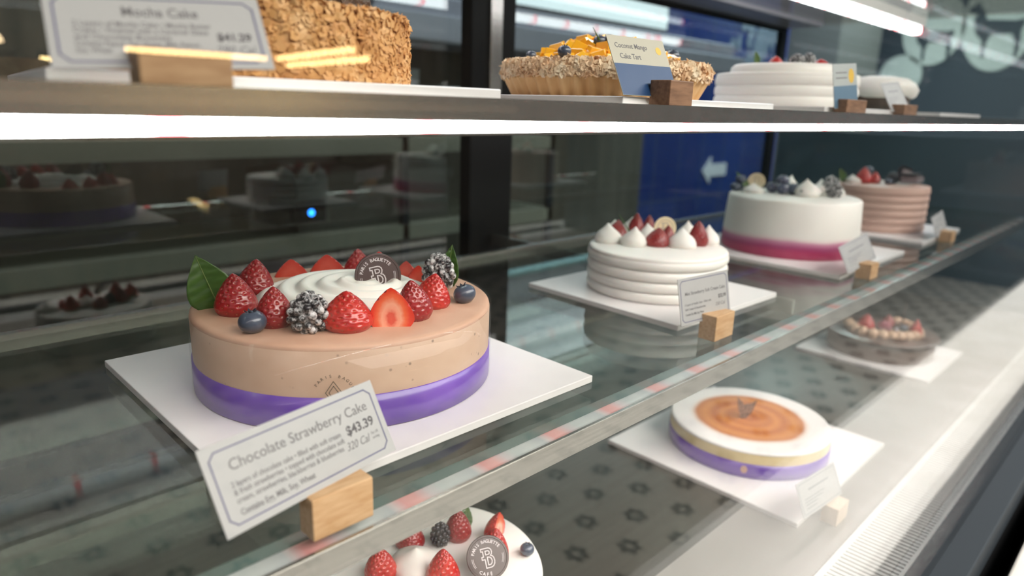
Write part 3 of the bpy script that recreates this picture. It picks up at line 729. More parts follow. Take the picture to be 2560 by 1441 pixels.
# ------------------------------------------------------------------ cake 1: chocolate mousse cake with purple band (middle shelf, nearest)
def cake_root(label, x, y, z, name='cake'): return thing(name, label, 'cake', (x, y, z))
MT = -.1630
c1 = cake_root('round chocolate mousse cake with purple band and ring of strawberries, nearest on the middle shelf', .2975, .4985, -.2275)
HB = .0645; RC = .1235
obj('mousse_top', lathe([(0, HB), (0, HB)][:1] + [(RC - .0035, HB - .0002)][:0], 8) if False else lathe([(RC - .0005, HB - .004), (RC - .001, HB - .0018), (RC - .003, HB - .0004), (RC - .006, HB), (0, HB)], 160), M['mousse'], c1, smooth=True)
obj('mousse_body', lathe([(0, 0), (RC - .0015, 0), (RC - .0008, .002), (RC - .0004, HB - .004), (RC - .002, HB - .0025)], 160), M['mousse_side'], c1, smooth=True)
obj('purple_band', lathe([(RC - .0008, .0008), (RC + .0003, .0009), (RC + .0005, .013), (RC + .0003, .0262), (RC - .0008, .0264)], 160, fr=lambda a, i: 1 + .002 * math.sin(3 * a)), M['purple'], c1, smooth=True)
# clear collar (thin acetate band standing a hair off the mousse)
obj('clear_collar', lathe([(RC + .0010, .0010), (RC + .0010, HB - .001), (RC + .0013, HB - .001), (RC + .0013, .0010), (RC + .0010, .0010)], 160, fr=lambda a, i: 1 + .0012 * math.sin(5 * a + 1)), glass('acetate', (.99, .99, .99), .012, .05, .12), c1, smooth=True)
# printed mark on the collar seam
bm = bmesh.new(); mk = Matrix.Identity(4)
arc_text(bm, 'PARIS BAGUETTE', .0125, R(150), R(-20), .0030, mk, .01)
stroke(bm, [(0, .0095), (.0055, .001), (0, -.0075), (-.0055, .001)], .0005, 0, .0002, True)
stroke(bm, [(0, .0060), (.0032, .001), (0, -.0042), (-.0032, .001)], .0005, 0, .0002, True)
stroke(bm, [(0, -.0075), (0, -.012)], .0005, 0, .0002)
ang0 = math.atan2(-.78, -.50) + R(-3)
for v in bm.verts:
    a = ang0 + v.co.x / RC; r_ = RC + .0018 + v.co.z; zz = v.co.y + .030
    v.co = Vector((r_ * math.cos(a), r_ * math.sin(a), zz))
obj('printed_mark', bm, M['gold_print'], c1)
# cream pool: swirled height field
bm = bmesh.new(); NR, NA = 60, 160; rings = []
px, py = .006, -.004
def cream_h(r, a, R0=.079):
    u = r / R0
    x_, y_ = r * math.cos(a) - .014, r * math.sin(a) + .006
    d = math.hypot(x_, y_); th = math.atan2(y_, x_)
    h = .0130 * (1 - u ** 3.2) + .001 - .0035 * math.exp(-((x_ - .016) ** 2 + (y_ + .008) ** 2) / .018 ** 2)
    w = (d / .0165 - th / (2 * math.pi)) % 1.0
    rid = (math.sin(math.pi * w ** 1.5)) ** 1.2
    h += .0034 * rid * min(1, max(0, (1 - u) * 5)) * (1 if d > .006 else d / .006)
    for bx, by, bs, bh in ((.042, -.021, .009, .0035), (.021, -.020, .008, .002), (-.004, .0, .010, .002)):
        h += bh * math.exp(-(((r * math.cos(a) - bx) ** 2 + (r * math.sin(a) - by) ** 2) / bs ** 2))
    return max(h, 0)
for i in range(NR + 1):
    r = .079 * i / NR
    if i == 0: rings.append([bm.verts.new((0, 0, HB + cream_h(0, 0)))]); continue
    rings.append([bm.verts.new((r * math.cos(2 * math.pi * k / NA), r * math.sin(2 * math.pi * k / NA), HB - .001 + cream_h(r, 2 * math.pi * k / NA) * (1 if i < NR else 0))) for k in range(NA)])
for a, b in zip(rings, rings[1:]):
    for k in range(NA):
        k2 = (k + 1) % NA
        if len(a) == 1: bm.faces.new((a[0], b[k], b[k2]))
        else: bm.faces.new((a[k], b[k], b[k2], a[k2]))
obj('swirled_cream', bm, M['cream'], c1, smooth=True)

Z1 = MT - .0005
S = strawberry
S('whole glossy strawberry behind the left bay leaf, tallest at left', .243, .556, Z1, .031, 0.0315, SD[0], 1.0, (.1, .05))
S('tall leaning strawberry in front of the left bay leaf', .2095, .512, Z1, .031, 0.0325, SD[1], 2.0, (0, .08))
S('slim strawberry between the left blueberry and the dusted blackberry', .2185, .468, Z1, .0285, 0.0300, SD[0], .3)
S('plump bright red strawberry at the front centre beside the dusted blackberry', .2555, .4275, Z1, .0375, 0.0290, SW[0], 1.3)
S('halved strawberry with pale core facing the front', .2815, .4085, Z1, .0355, 0.0310, SH[0], R(-38), (0, 0))
S('dark pitted strawberry leaning right of the halved one', .3095, .4170, Z1, .0285, 0.0325, SD[1], 1.0, (-.1, -.14))
S('bright red strawberry in front of the tall blackberry, at right', .3400, .4350, Z1, .0300, 0.0290, SW[1], 1.9, (0, -.15))
S('halved strawberry at the back left, half sunk behind cream', .2965, .594, Z1 - 0.012, .034, 0.0300, SH[2], R(-22), (.08, 0))
S('halved strawberry with a hollow at the back centre', .3300, .586, Z1 - 0.0105, .036, 0.0300, SH[2], R(-30), (.08, 0))
S('tall whole strawberry left of the chocolate disc, at the back', .3550, .5700, Z1 - 0.009, .030, 0.0335, SD[0], .6)
S('small strawberry tip peeking over the disc', .3720, .5590, Z1 - 0.0085, .026, 0.0300, SW[1], 2.6)
S('halved strawberry just right of the chocolate disc', .3800, .5270, Z1 - 0.0115, .028, 0.0280, SH[2], R(-60), (0, .05))
S('narrow strawberry behind the right tilted strawberry', .3770, .5020, Z1 - 0.011, .027, 0.0280, SH[2], R(-20), (0, .0))
blackberry('sugar-dusted blackberry at the front between two strawberries', .2305, .4420, Z1 - .001, .0290, .0300, BBM, (.15, 0, .4))
blackberry('tall sugar-dusted blackberry standing by the right bay leaf', .3740, .4690, Z1 + .0005, .0280, .0345, BBM, (0, -.16, 1.2))
blueberry('blueberry at the front left of the nearest cake', .1985, .4600, Z1, .0200, rot=(-.1, 0, .3))
blueberry('blueberry alone near the right rim of the nearest cake', .3700, .4230, Z1, .0195, rot=(-.35, .1, 1.0))
leaf('large dark green bay leaf standing at the left of the nearest cake', (.2045, .5350, Z1 - .001), (.1915, .5420, Z1 + .044), .036, .12, (-.40, -.88, .20))
leaf('narrow green bay leaf behind the tall blackberry', (.3905, .4760, Z1 - .001), (.3945, .4740, Z1 + .0395), .020, .1, (-.85, -.55, .15))
disc('dark chocolate disc with emblem set in the cream of the nearest cake', (.3265, .4930, -.1472), (-.47, -.86, .30), (-.20, 0, 1), .0200)

# ------------------------------------------------------------------ price cards
def card_holder(label, cardpos, rotv, w, h, block, draw, bm_wood, body=None, thick=.0006, grp='price card holders'):
    """block: (x0,x1,y0,y1,z0,z1)"""
    x0, x1, y0, y1, z0, z1 = block
    t = thing('price_card_holder', label, 'price card', ((x0 + x1) / 2, (y0 + y1) / 2, z0), (0, 0, 0), grp)
    o = Vector(((x0 + x1) / 2, (y0 + y1) / 2, z0))
    bl = nbox(x0, x1, y0, y1, z0, z1, bev=.0008)
    for v in bl.verts: v.co -= o
    obj('wooden_block', bl, bm_wood, t)
    ax = Vector(rotv); th = ax.length
    rot = Matrix.Rotation(th, 4, ax.normalized()) if th else Matrix.Identity(4)
    cm = Matrix.Translation(Vector(cardpos) - o) @ rot
    bm = nbox(-w / 2, w / 2, 0, thick, 0, h, bev=.0001)
    c = obj('card', bm, body or M['card'], t); c.matrix_local = cm
    face = Matrix.Translation((0, -.00005, 0)) @ Matrix.Rotation(R(90), 4, 'X')   # local: x right, y up on the card face
    for name, bmx, mm in draw(w, h, face):
        obj(name, bmx, mm, c)
    return t
def border(w, h, face, inset=.0045, ch=.004, lw=.0008):
    bm = bmesh.new(); a, b = w / 2 - inset, h - inset
    P = [(-a + ch, inset), (a - ch, inset), (a, inset + ch), (a, b - ch), (a - ch, b), (-a + ch, b), (-a, b - ch), (-a, inset + ch)]
    stroke(bm, P, lw, 0, .00008, True, face); return bm
def draw_main(w, h, f):
    out = [('border_line', border(w, h, f, .0042, .0035), M['navy_line'])]
    bm = bmesh.new(); text(bm, 'Chocolate Strawberry Cake', -w * .385, h * .655, .0084, w * .80, bold=.004, m=f); out.append(('title_lettering', bm, M['ink_grey']))
    bm = bmesh.new()
    text(bm, '2 layers of chocolate cake • filled with soft cream', -w * .405, h * .475, .0043, w * .61, m=f, bold=.01)
    text(bm, '& fresh strawberries • topped with chocolate soft', -w * .405, h * .385, .0043, w * .62, m=f, bold=.01)
    text(bm, 'cream, strawberries, blackberries & blueberries', -w * .405, h * .295, .0043, w * .60, m=f, bold=.01)
    text(bm, 'Contains Egg, Milk, Soy, Wheat', -w * .405, h * .165, .0045, w * .40, m=f, bold=.02); out.append(('description_lettering', bm, M['ink_grey']))
    bm = bmesh.new(); text(bm, '$43.39', w * .245, h * .445, .0078, w * .18, m=f, bold=.025); out.append(('price_lettering', bm, M['ink']))
    bm = bmesh.new(); text(bm, '320 Cal', w * .215, h * .265, .0068, w * .155, m=f, shear=.35)
    text(bm, 'Per 1/8', w * .385, h * .33, .0024, w * .045, m=f); text(bm, 'serving', w * .385, h * .27, .0024, w * .045, m=f)
    out.append(('calorie_lettering', bm, M['ink_grey'])); return out
card_holder('large tilted white Chocolate Strawberry Cake price card priced $43.39', (.1657, .31, -.2088), (-.484, -.053, .157), .1142, .0463, (.1555, .194, .3025, .318, -.234, -.2085), draw_main, M['wood'])
def draw_mini(w, h, f):
    out = [('border_line', border(w, h, f, .003, .003, .0007), M['navy_line'])]
    bm = bmesh.new(); text(bm, 'Mini Strawberry Soft Cream Cake', -w * .38, h * .62, .0052, w * .80, m=f, bold=.01); out.append(('title_lettering', bm, M['ink_grey']))
    bm = bmesh.new()
    text(bm, '2 Layers of Vanilla Cake • Filled with', -w * .40, h * .40, .0032, w * .52, m=f, bold=.01)
    text(bm, 'Soft Cream & Strawberries', -w * .40, h * .30, .0032, w * .40, m=f, bold=.02)
    text(bm, 'Contains Egg, Milk, Soy, Wheat', -w * .40, h * .19, .0032, w * .36, m=f, bold=.02); out.append(('description_lettering', bm, M['ink_grey']))
    bm = bmesh.new(); text(bm, '$32.99', w * .27, h * .43, .0055, w * .16, m=f, bold=.02); out.append(('price_lettering', bm, M['ink']))
    bm = bmesh.new(); text(bm, '250 Cal', w * .20, h * .27, .0050, w * .2, m=f, shear=.3); out.append(('calorie_lettering', bm, M['ink_grey'])); return out
card_holder('white Mini Strawberry Soft Cream Cake price card before the ridged white cake', (.6398, .345, -.2143), (-.203, -.015, -.193), .0772, .0491, (.6335, .672, .3300, .3500, -.234, -.2065), draw_mini, M['wood'])
def draw_mocha(w, h, f):
    out = [('border_line', border(w, h, f, .0034, .0035, .0008), M['navy_line'])]
    bm = bmesh.new(); text(bm, 'Mocha Cake', -w * .17, h * .68, .0068, w * .35, m=f, bold=.012); out.append(('title_lettering', bm, M['ink_grey']))
    bm = bmesh.new()
    for i, (s, q) in enumerate((('2 Layers of Mocha Cake • Mocha Butter', .62), ('Cream • Finished with a Caramel Glaze', .60), ('and Chocolate Brownies', .42), ('Contains Peanut, Egg, Gluten, Milk, Peanut,', .55), ('Soy, Wheat', .15))):
        text(bm, s, -w * .39, h * (.54 - .085 * i), .0034, w * q, m=f, bold=.012)
    out.append(('description_lettering', bm, M['ink_grey']))
    bm = bmesh.new(); text(bm, '$41.29', w * .25, h * .38, .0056, w * .17, m=f, bold=.03); out.append(('price_lettering', bm, M['ink']))
    bm = bmesh.new(); text(bm, '290 Cal', w * .23, h * .21, .0056, w * .20, m=f, shear=.3); out.append(('calorie_lettering', bm, M['ink_grey'])); return out
card_holder('white Mocha Cake price card priced $41.29 on the top shelf', (.107, .31, .0107), (-.651, .033, -.251), .0833, .0395, (.093, .1305, .3045, .3175, .004, .0185), draw_mocha, M['wood_mid'])
def draw_tart(w, h, f):
    out = []
    bm = bmesh.new(); prism(bm, [(-w / 2 + .0003, .0003), (w / 2 - .0003, .0003), (w / 2 - .0003, h * .53), (-w / 2 + .0003, h * .53)], 0, .00006, f); out.append(('blue_panel', bm, M['navy_card']))
    bm = bmesh.new(); text(bm, 'Coconut Mango', -w * .40, h * .80, .0062, w * .56, m=f, bold=.01); text(bm, 'Cake Tart', -w * .36, h * .62, .0066, w * .36, m=f, bold=.01); out.append(('title_lettering', bm, M['ink_grey']))
    bm = bmesh.new()
    for i, q in enumerate((.62, .66, .66, .20)): text(bm, ['Coconut cake layered with mango', 'cream in a crisp tart shell topped', 'with mango and toasted coconut', 'flakes'][i], -w * .40, h * (.42 - .075 * i), .0026, w * q, m=f)
    text(bm, '$46.99', w * .26, h * .40, .0036, w * .16, m=f); out.append(('description_lettering', bm, M['white_print']))
    bm = bmesh.new(); prism(bm, [(w * .36 + .0036 * math.cos(a * math.pi / 12), h * .80 + .0036 * math.sin(a * math.pi / 12)) for a in range(24)], 0, .00008, f); out.append(('gold_seal', bm, M['seal']))
    return out
card_holder('beige and navy Coconut Mango Cake Tart price card', (.4985, .34, .0115), (-.449, .01, -.072), .0733, .0524, (.497, .532, .3220, .3420, .004, .0245), draw_tart, M['wood_dark'], body=mat('beige_card', (.50, .47, .38), .5))
def draw_blue(w, h, f):
    out = []
    bm = bmesh.new(); prism(bm, [(-w / 2 + .0003, .0003), (w / 2 - .0003, .0003), (w / 2 - .0003, h * .50), (-w / 2 + .0003, h * .50)], 0, .00006, f); out.append(('blue_panel', bm, mat('slate_blue_panel', (.11, .20, .30), .5)))
    bm = bmesh.new(); prism(bm, [(w * .26 + w * .12 * math.cos(a * math.pi / 12), h * .72 + w * .15 * math.sin(a * math.pi / 12)) for a in range(24)], 0, .00008, f); out.append(('gold_seal', bm, M['seal']))
    bm = bmesh.new()
    for z in (.80, .68): stroke(bm, [(-w * .38, h * z), (w * .06, h * z)], .0012, 0, .00006, False, f)
    out.append(('title_lines', bm, M['ink_grey'])); return out
card_holder('blue and white price card with gold seal before the tall white cake', (.900, .330, .0105), (-.16, -.066, -.108), .058, .052, (.880, .945, .322, .338, .004, .020), draw_blue, M['wood_dark'], body=mat('pale_grey_card', (.45, .48, .48), .5))
def draw_faint(w, h, f):
    out = [('border_line', border(w, h, f, .003, .003, .0006), mat('pale_border', (.20, .20, .26), .6))]
    bm = bmesh.new()
    stroke(bm, [(-w * .25, h * .68), (w * .25, h * .68)], .0018, 0, .00006, False, f)
    for z, q in ((.46, .1), (.38, .05), (.30, -.1), (.2, -.15)): stroke(bm, [(-w * .38, h * z), (w * q, h * z)], .0009, 0, .00006, False, f)
    out.append(('faint_lines', bm, mat('pale_ink', (.24, .24, .27), .6))); return out
card_holder('white price card before the magenta ombre cake', (1.0796, .3375, -.2158), (-.456, -.111, -.064), .100, .042, (1.070, 1.102, .322, .3440, -.234, -.2105), draw_faint, M['wood'])
card_holder('white price card before the browned cheesecake on the deck', (.8042, .25, -.4641), (-.438, .07, -.036), .1052, .0410, (.815, .850, .236, .256, -.492, -.4680), draw_faint, mat('pale_block_wood', (.72, .56, .44), .5))
card_holder('white price card before the pinkish brown cake', (1.5476, .3500, -.2155), (-.372, -.068, .053), .100, .037, (1.540, 1.570, .330, .3515, -.234, -.2125), draw_faint, M['wood'])
card_holder('small price card at the far end of the top shelf', (1.125, .335, .0105), (-.5, -.057, -.127), .058, .045, (1.105, 1.165, .325, .345, .004, .019), draw_faint, M['wood_dark'])

# ------------------------------------------------------------------ dollop + ridged sides
def dollop(parent, x, y, z, r, h, m_=None, name='cream_dollop', lean=0, seed=0):
    prof = [(0, 0), (r * .86, 0), (r * .98, h * .10), (r, h * .24), (r * .90, h * .42), (r * .68, h * .58), (r * .42, h * .72), (r * .20, h * .86), (r * .06, h * .97), (0, h)]
    rr = random.Random(seed); bm = lathe(prof, 28, fr=lambda a, i: 1 + .03 * math.sin(3 * a + i * .8 + seed))
    lx, ly = rr.uniform(-.15, .15), rr.uniform(-.15, .15)
    for v in bm.verts:
        q = (v.co.z / h) ** 2; v.co.x += lx * r * q * 1.5; v.co.y += ly * r * q * 1.5
    return obj(name, bm, m_ or M['cream_white'], parent, (x, y, z), smooth=True)
def ridges(r, h, n, amp, rtop=None, lip=.003, flat=.0):
    rtop = rtop or r; prof = [(0, 0), (r - amp, 0)]
    k = 10
    for i in range(n):
        for j in range(k):
            u = (i + j / k) / n; w = j / k
            sh = math.sqrt(max(0, 1 - (2 * w - 1) ** 2)) if w > 0 else 0
            prof.append((r + (rtop - r) * u - amp + amp * sh, flat + (h - lip - flat) * u))
    prof += [(rtop - amp * .3, h - lip), (rtop - amp * .3 - lip * .4, h - lip * .2), (rtop - lip - .003, h), (0, h)]
    return prof
# ------------------------------------------------------------------ cake 2: mini white strawberry cake
X2, Y2, Z2 = .758, .490, -.2275
c2 = cake_root('small round white ridged cream cake topped with strawberries and cream peaks', X2, Y2, Z2)
H2 = .0560
obj('ridged_cream_side', lathe(ridges(.0910, H2, 4, .0050), 120, fr=lambda a, i: 1 + .004 * math.sin(2 * a + i * .06)), M['cream_white'], c2, smooth=True)
T2 = Z2 + H2
def ring_pos(cx, cy, rad, deg): return cx + rad * math.cos(R(deg)), cy + rad * math.sin(R(deg))
# dollops: placed by direction on the ring
DS = [(.7275, .5480, .0185, .027), (.7365, .5135, .0172, .0265), (.7790, .4665, .0185, .0265), (.8270, .4560, .0150, .027), (.7620, .5660, .0165, .026), (.7860, .5230, .0150, .024), (.8000, .5630, .0165, .0265), (.8220, .5260, .0140, .024), (.8350, .4930, .0150, .027)]
for i, (x_, y_, r_, h_) in enumerate(DS): dollop(c2, x_ - X2, y_ - Y2, H2 - .0015, r_, h_, seed=i + 3)
g2 = 'strawberries on the small white cake'
S('dark glazed strawberry at the left of the small white cake', .7460, .5480, T2 - .001, .0285, .0285, SG[0], .5, (0, .25), g2)
S('blunt dark strawberry at the front of the small white cake', .7590, .4920, T2 - .001, .0320, .0255, SG[1], 1.2, (0, -.1), g2)
S('tall strawberry at the right of the small white cake', .8080, .4600, T2 - .001, .0270, .0345, SG[0], .2, (0, -.15), g2)
S('small strawberry at the back left of the small white cake', .7960, .5520, T2 - .001, .0240, .0330, SG[0], 2, (0, 0), g2)
S('small strawberry before the pale coin on the small white cake', .7930, .4980, T2 - .001, .0200, .0240, SG[1], 2.4, (0, 0), g2)
S('strawberry tip hidden behind the pale coin', .8270, .5520, T2 - .001, .0190, .0275, SG[1], 1.4, (0, 0), g2)
def coin(label, x, y, z, r, yaw, lean=.2):
    t = thing('white_chocolate_coin', label, 'chocolate coin', (x, y, z), (R(90) - lean, 0, yaw))
    obj('coin_body', lathe([(0, -.001), (r, -.001), (r, .001), (r * .92, .0013), (r * .86, .001), (0, .001)], 40), M['coin'], t)
    bm = bmesh.new(); s = r * .9
    stroke(bm, [(r * .72 * math.cos(R(a)), r * .72 * math.sin(R(a))) for a in range(0, 361, 15)], r * .05, .001, .0013)
    for P in (LOGO_OUT,): stroke(bm, [(p[0] * s, p[1] * s) for p in P], r * .09, .001, .0013, True)
    obj('emblem', bm, mat('pale_brown_print', (.46, .40, .33), .5), t); return t
coin('pale cream coin standing among the strawberries of the small white cake', .8080, .5130, T2 + .0150, .0155, R(-38))
def sprig(label, base, tip, n=6, ln=.008):
    t = thing('herb_sprig', label, 'herb', base); v = Vector(tip) - Vector(base)
    bm = bmesh.new(); tube(bm, [v * (i / 6) for i in range(7)], lambda q: .0013 * (1 - q * .8), 6); obj('stem', bm, M['leaf'], t, smooth=True)
    return t
sprig('thin dark green herb needle on the small white cake', (.7560, .5350, T2 + .012), (.7400, .5420, T2 + .036))

# ------------------------------------------------------------------ cake 3: ombre
X3, Y3, Z3 = 1.186, .500, -.2275; H3 = .0925
c3 = cake_root('tall smooth white cake fading to magenta at its foot, blueberries on top', X3, Y3, Z3)
obj('ombre_cream', lathe([(0, 0), (.1125, 0), (.1135, .002), (.1125, .03), (.1085, H3 - .004), (.1065, H3 - .001), (.104, H3), (0, H3)], 120), M['ombre'], c3, smooth=True)
T3 = Z3 + H3
for i, (x_, y_, r_, h_) in enumerate(((1.1620, .5640, .0190, .017), (1.1990, .4830, .0225, .0300), (1.2380, .5350, .0180, .030), (1.2450, .4780, .0160, .028), (1.262, .455, .012, .020))):
    dollop(c3, x_ - X3, y_ - Y3, H3 - .001, r_, h_, seed=i + 20)
g3 = 'berries on the ombre cake'
B = blueberry
B('dark blueberry at the left edge of the ombre cake', 1.1520, .5930, T3, .018, BLM, group=g3)
B('dark blueberry in the left cluster of the ombre cake, behind the edge one', 1.1720, .5960, T3, .019, BLM, group=g3)
B('blueberry raised on the left cluster of the ombre cake', 1.1620, .5900, T3 + .013, .018, BLM, group=g3)
B('sugar-dusted blueberry left of the front peak, lowest', 1.1830, .5200, T3, .023, BLD, group=g3)
B('blueberry beside the lowest dusted blueberry on the ombre cake', 1.1930, .5050, T3, .023, BLM, group=g3)
B('dusted blueberry topmost in the middle cluster of the ombre cake', 1.1900, .5250, T3 + .014, .022, BLD, group=g3)
B('blueberry behind the middle cluster of the ombre cake', 1.2060, .5250, T3, .023, BLM, group=g3)
B('blueberry under the topmost dusted one of the ombre cake', 1.1890, .5420, T3, .023, BLD, group=g3)
B('blueberry right against the white front peak of the ombre cake', 1.1850, .4860, T3, .0175, BLM, (.3, 0, 0), g3)
B('small blueberry at the back of the ombre cake between two peaks', 1.2400, .5080, T3, .018, BLM, group=g3)
blackberry('dusted blackberry at the right of the ombre cake, in front', 1.2170, .4490, T3, .0270, .0250, BBM, (.3, 0, 0), g3)
blackberry('dusted blackberry at the right of the ombre cake, behind', 1.2460, .4640, T3 + .006, .0280, .0280, BBM, (.3, .3, 1), g3)
coin('pale oval coin leaning at the left of the ombre cake', 1.1870, .5720, T3 + .0170, .0150, R(-70), .35)
leaf('dark green leaf behind the coin on the ombre cake', (1.1720, .5780, T3 + .006), (1.1600, .6000, T3 + .034), .012, .1)

# ------------------------------------------------------------------ cake 4: pinkish brown ridged cake
X4, Y4, Z4 = 1.585, .492, -.2275; H4 = .092
c4 = cake_root('pinkish brown ridged cake with chocolate curls, farthest on the middle shelf', X4, Y4, Z4)
obj('ridged_cream_side', lathe(ridges(.0985, H4, 6, .0035), 100), M['pinkbuff'], c4, smooth=True)
T4 = Z4 + H4
S('red strawberry on the far pinkish cake, left of centre', 1.560, .515, T4, .030, .034, SW[0], .5)
S('smaller red strawberry on the far pinkish cake, right beside the first', 1.582, .500, T4, .024, .024, SW[1], .9)
B('blueberry at the centre of the far pinkish cake', 1.575, .470, T4, .016)
B('blueberry above the strawberries of the far pinkish cake', 1.600, .520, T4 + .018, .018)
blackberry('dark blackberry beside the curls of the far pinkish cake', 1.600, .470, T4, .024, .024, BBP)
leaf('green leaf at the left of the far pinkish cake', (1.535, .545, T4 + .001), (1.520, .552, T4 + .030), .018, .1)
dollop(c4, 1.545 - X4, .530 - Y4, H4 - .001, .017, .018, seed=40)
def curl(label, x, y, z, r, turns=1.3, L=.030, rot=(0, 0, 0)):
    bm = bmesh.new(); n = 26; a_, b_ = [], []
    for i in range(n + 1):
        a = turns * 2 * math.pi * i / n; q = r * (.45 + .55 * i / n)
        a_.append(bm.verts.new((q * math.cos(a), -L / 2, q * math.sin(a)))); b_.append(bm.verts.new((q * math.cos(a), L / 2, q * math.sin(a))))
    for i in range(n): bm.faces.new((a_[i], a_[i + 1], b_[i + 1], b_[i]))
    bmesh.ops.solidify(bm, geom=bm.faces[:], thickness=.0012)
    return tag(obj('chocolate_curl', bm, mat('milk_chocolate', (.22, .155, .155), .4), None, (x, y, z), rot, smooth=True), label, 'chocolate curl', 'curls on the far pinkish cake')
curl('rolled chocolate curl on the far pinkish cake, front', 1.598, .440, T4 + .0125, .012, rot=(0, 0, .5))
curl('rolled chocolate curl on the far pinkish cake, right end', 1.640, .435, T4 + .0125, .012, rot=(0, 0, 1.3), L=.024)
curl('rolled chocolate curl on the far pinkish cake, topmost', 1.618, .452, T4 + .0250, .011, rot=(.3, 0, .9), L=.026)

# ------------------------------------------------------------------ cake 5: browned cheesecake with sugar rim (deck)
X5, Y5, Z5 = .933, .416, -.4855; H5 = .0400
c5 = cake_root('flat round cheesecake with browned centre, sugar rim and lilac band', X5, Y5, Z5)
obj('cheesecake_side', lathe([(0, 0), (.1145, 0), (.1155, .002), (.1155, H5 - .005), (.1145, H5 - .002)], 120), M['sponge'], c5, smooth=True)
bm = lathe([(.1156, H5 - .0035), (.1157, H5 - .002), (.1145, H5 - .0005), (.111, H5)] + [(.111 - .0222 * k / 2, H5 + (.0004 if k % 2 else -.0002)) for k in range(1, 10)] + [(0, H5)], 120)
obj('sugared_top', bm, M['basque_top'], c5, smooth=True)
obj('lilac_band', lathe([(.1150, .0005), (.1164, .0006), (.1166, .011), (.1164, .0215), (.1150, .0218)], 120), M['purple'], c5, smooth=True)
bm = bmesh.new(); prism(bm, [(.0045 * math.cos(a * math.pi / 8), .0055 * math.sin(a * math.pi / 8)) for a in range(16)], 0, .0006)
a0 = R(205)
for v in bm.verts:
    a = a0 + v.co.x / .117; r_ = .1168 + v.co.z; zz = v.co.y + .013; v.co = Vector((r_ * math.cos(a), r_ * math.sin(a), zz))
obj('round_sticker', bm, mat('peach_sticker', (.55, .32, .25), .5), c5)
T5 = Z5 + H5
t = thing('chocolate_ornament', 'speckled V-shaped chocolate shard standing on the browned cheesecake', 'chocolate ornament', (.9200, .4210, T5 - .001), (0, 0, R(-40)))
MC = noisy('speckled_chocolate_shard', [(.35, (.12, .06, .045)), (.65, (.30, .18, .13))], 200, .5)
for nm, P in (('left_shard', [(-.001, 0), (.004, .0), (.003, .022), (-.008, .034), (-.011, .036), (-.008, .018)]), ('right_shard', [(.001, 0), (.005, .001), (.014, .010), (.020, .030), (.010, .025), (.003, .024)])):
    bm = bmesh.new(); prism(bm, P, -.0006, .0006, Matrix.Rotation(R(90), 4, 'X')); obj(nm, bm, MC, t)

# ------------------------------------------------------------------ cake 6: dark chocolate cake with overhanging glaze plate (deck, far)
X6, Y6, Z6 = 1.560, .430, -.4855
c6 = cake_root('dark chocolate cake with tan piped shells and strawberries on the bottom deck', X6, Y6, Z6)
obj('chocolate_body', lathe([(0, 0), (.104, 0), (.105, .002), (.1035, .030), (.100, .034), (0, .034)], 100), M['choc'], c6, smooth=True)
bm = lathe([(0, .034), (.090, .034), (.106, .0365), (.111, .039), (.111, .0415), (.106, .043), (0, .043)], 100); obj('chocolate_plate', bm, M['choc'], c6, smooth=True)
bm = bmesh.new()
for i in range(13):
    a = R(150 + i * 17); x_, y_ = .052 + 0 * i, 0
    lathe([(0, 0), (.0095, .001), (.0125, .006), (.0105, .0125), (.006, .017), (0, .0195)], 14, bm, off=(.070 * math.cos(a), .062 * math.sin(a), .043), fr=lambda q, i: 1 + .08 * math.cos(6 * q))
me = bpy.data.meshes.new('piped_shell')
bm.free()
bm = bmesh.new(); lathe([(0, 0), (.0100, .001), (.0130, .006), (.0110, .0125), (.006, .017), (0, .0195)], 20, bm, fr=lambda q, i: 1 + .09 * math.cos(6 * q + i * .5))
bm.to_mesh(me); bm.free(); me.materials.append(M['shell_cream'])
for p_ in me.polygons: p_.use_smooth = True
for i in range(16):
    a = R(120 + i * 15.5); o = bpy.data.objects.new('piped_shell', me); COL.objects.link(o); o.parent = c6
    o.location = (.067 * math.cos(a), .067 * math.sin(a), .0425); o.rotation_euler = (.3 * math.sin(a), -.3 * math.cos(a), i)
T6 = Z6 + .043
g6 = 'berries on the dark chocolate cake'
S('big red strawberry on the dark chocolate cake, at left', 1.538, .455, T6, .034, .034, SW[0], .4, (0, 0), g6)
S('red strawberry at the right edge of the dark chocolate cake', 1.560, .365, T6, .026, .040, SW[1], .4, (0, 0), g6)
tag(obj('raspberry', BBM.copy(), None, None, (1.560, .425, T6)), 'dusted pink raspberry in the middle of the dark chocolate cake', 'raspberry', g6)
o = bpy.data.objects['raspberry']; o.data.materials.clear(); o.data.materials.append(dusted('dusted_raspberry', (.35, .03, .06), (.62, .33, .38), 7, .42, .62)); o.scale = (.026, .026, .020)
S('dark strawberry behind the raspberry on the chocolate cake', 1.600, .430, T6, .026, .026, SD[1], .9, (0, 0), g6)
B('blueberry near the stick of the dark chocolate cake', 1.585, .395, T6, .018, group=g6)
bm = bmesh.new(); tube(bm, [(0, 0, 0), (.001, 0, .028), (0, 0, .062)], .0012, 6); tag(obj('chocolate_stick', bm, M['choc_disc'], None, (1.593, .400, T6 - .001)), 'thin dark stick standing in the chocolate cake', 'chocolate stick')
bm = bmesh.new(); box(bm, -.004, .004, -.001, .001, 0, .024); tag(obj('chocolate_tag', bm, mat('grey_chocolate_tag', (.20, .17, .20), .4), None, (1.522, .382, T6 + .0005), (R(-35), 0, R(-30))), 'small greyish chocolate slip leaning on the piped shells', 'chocolate tag')

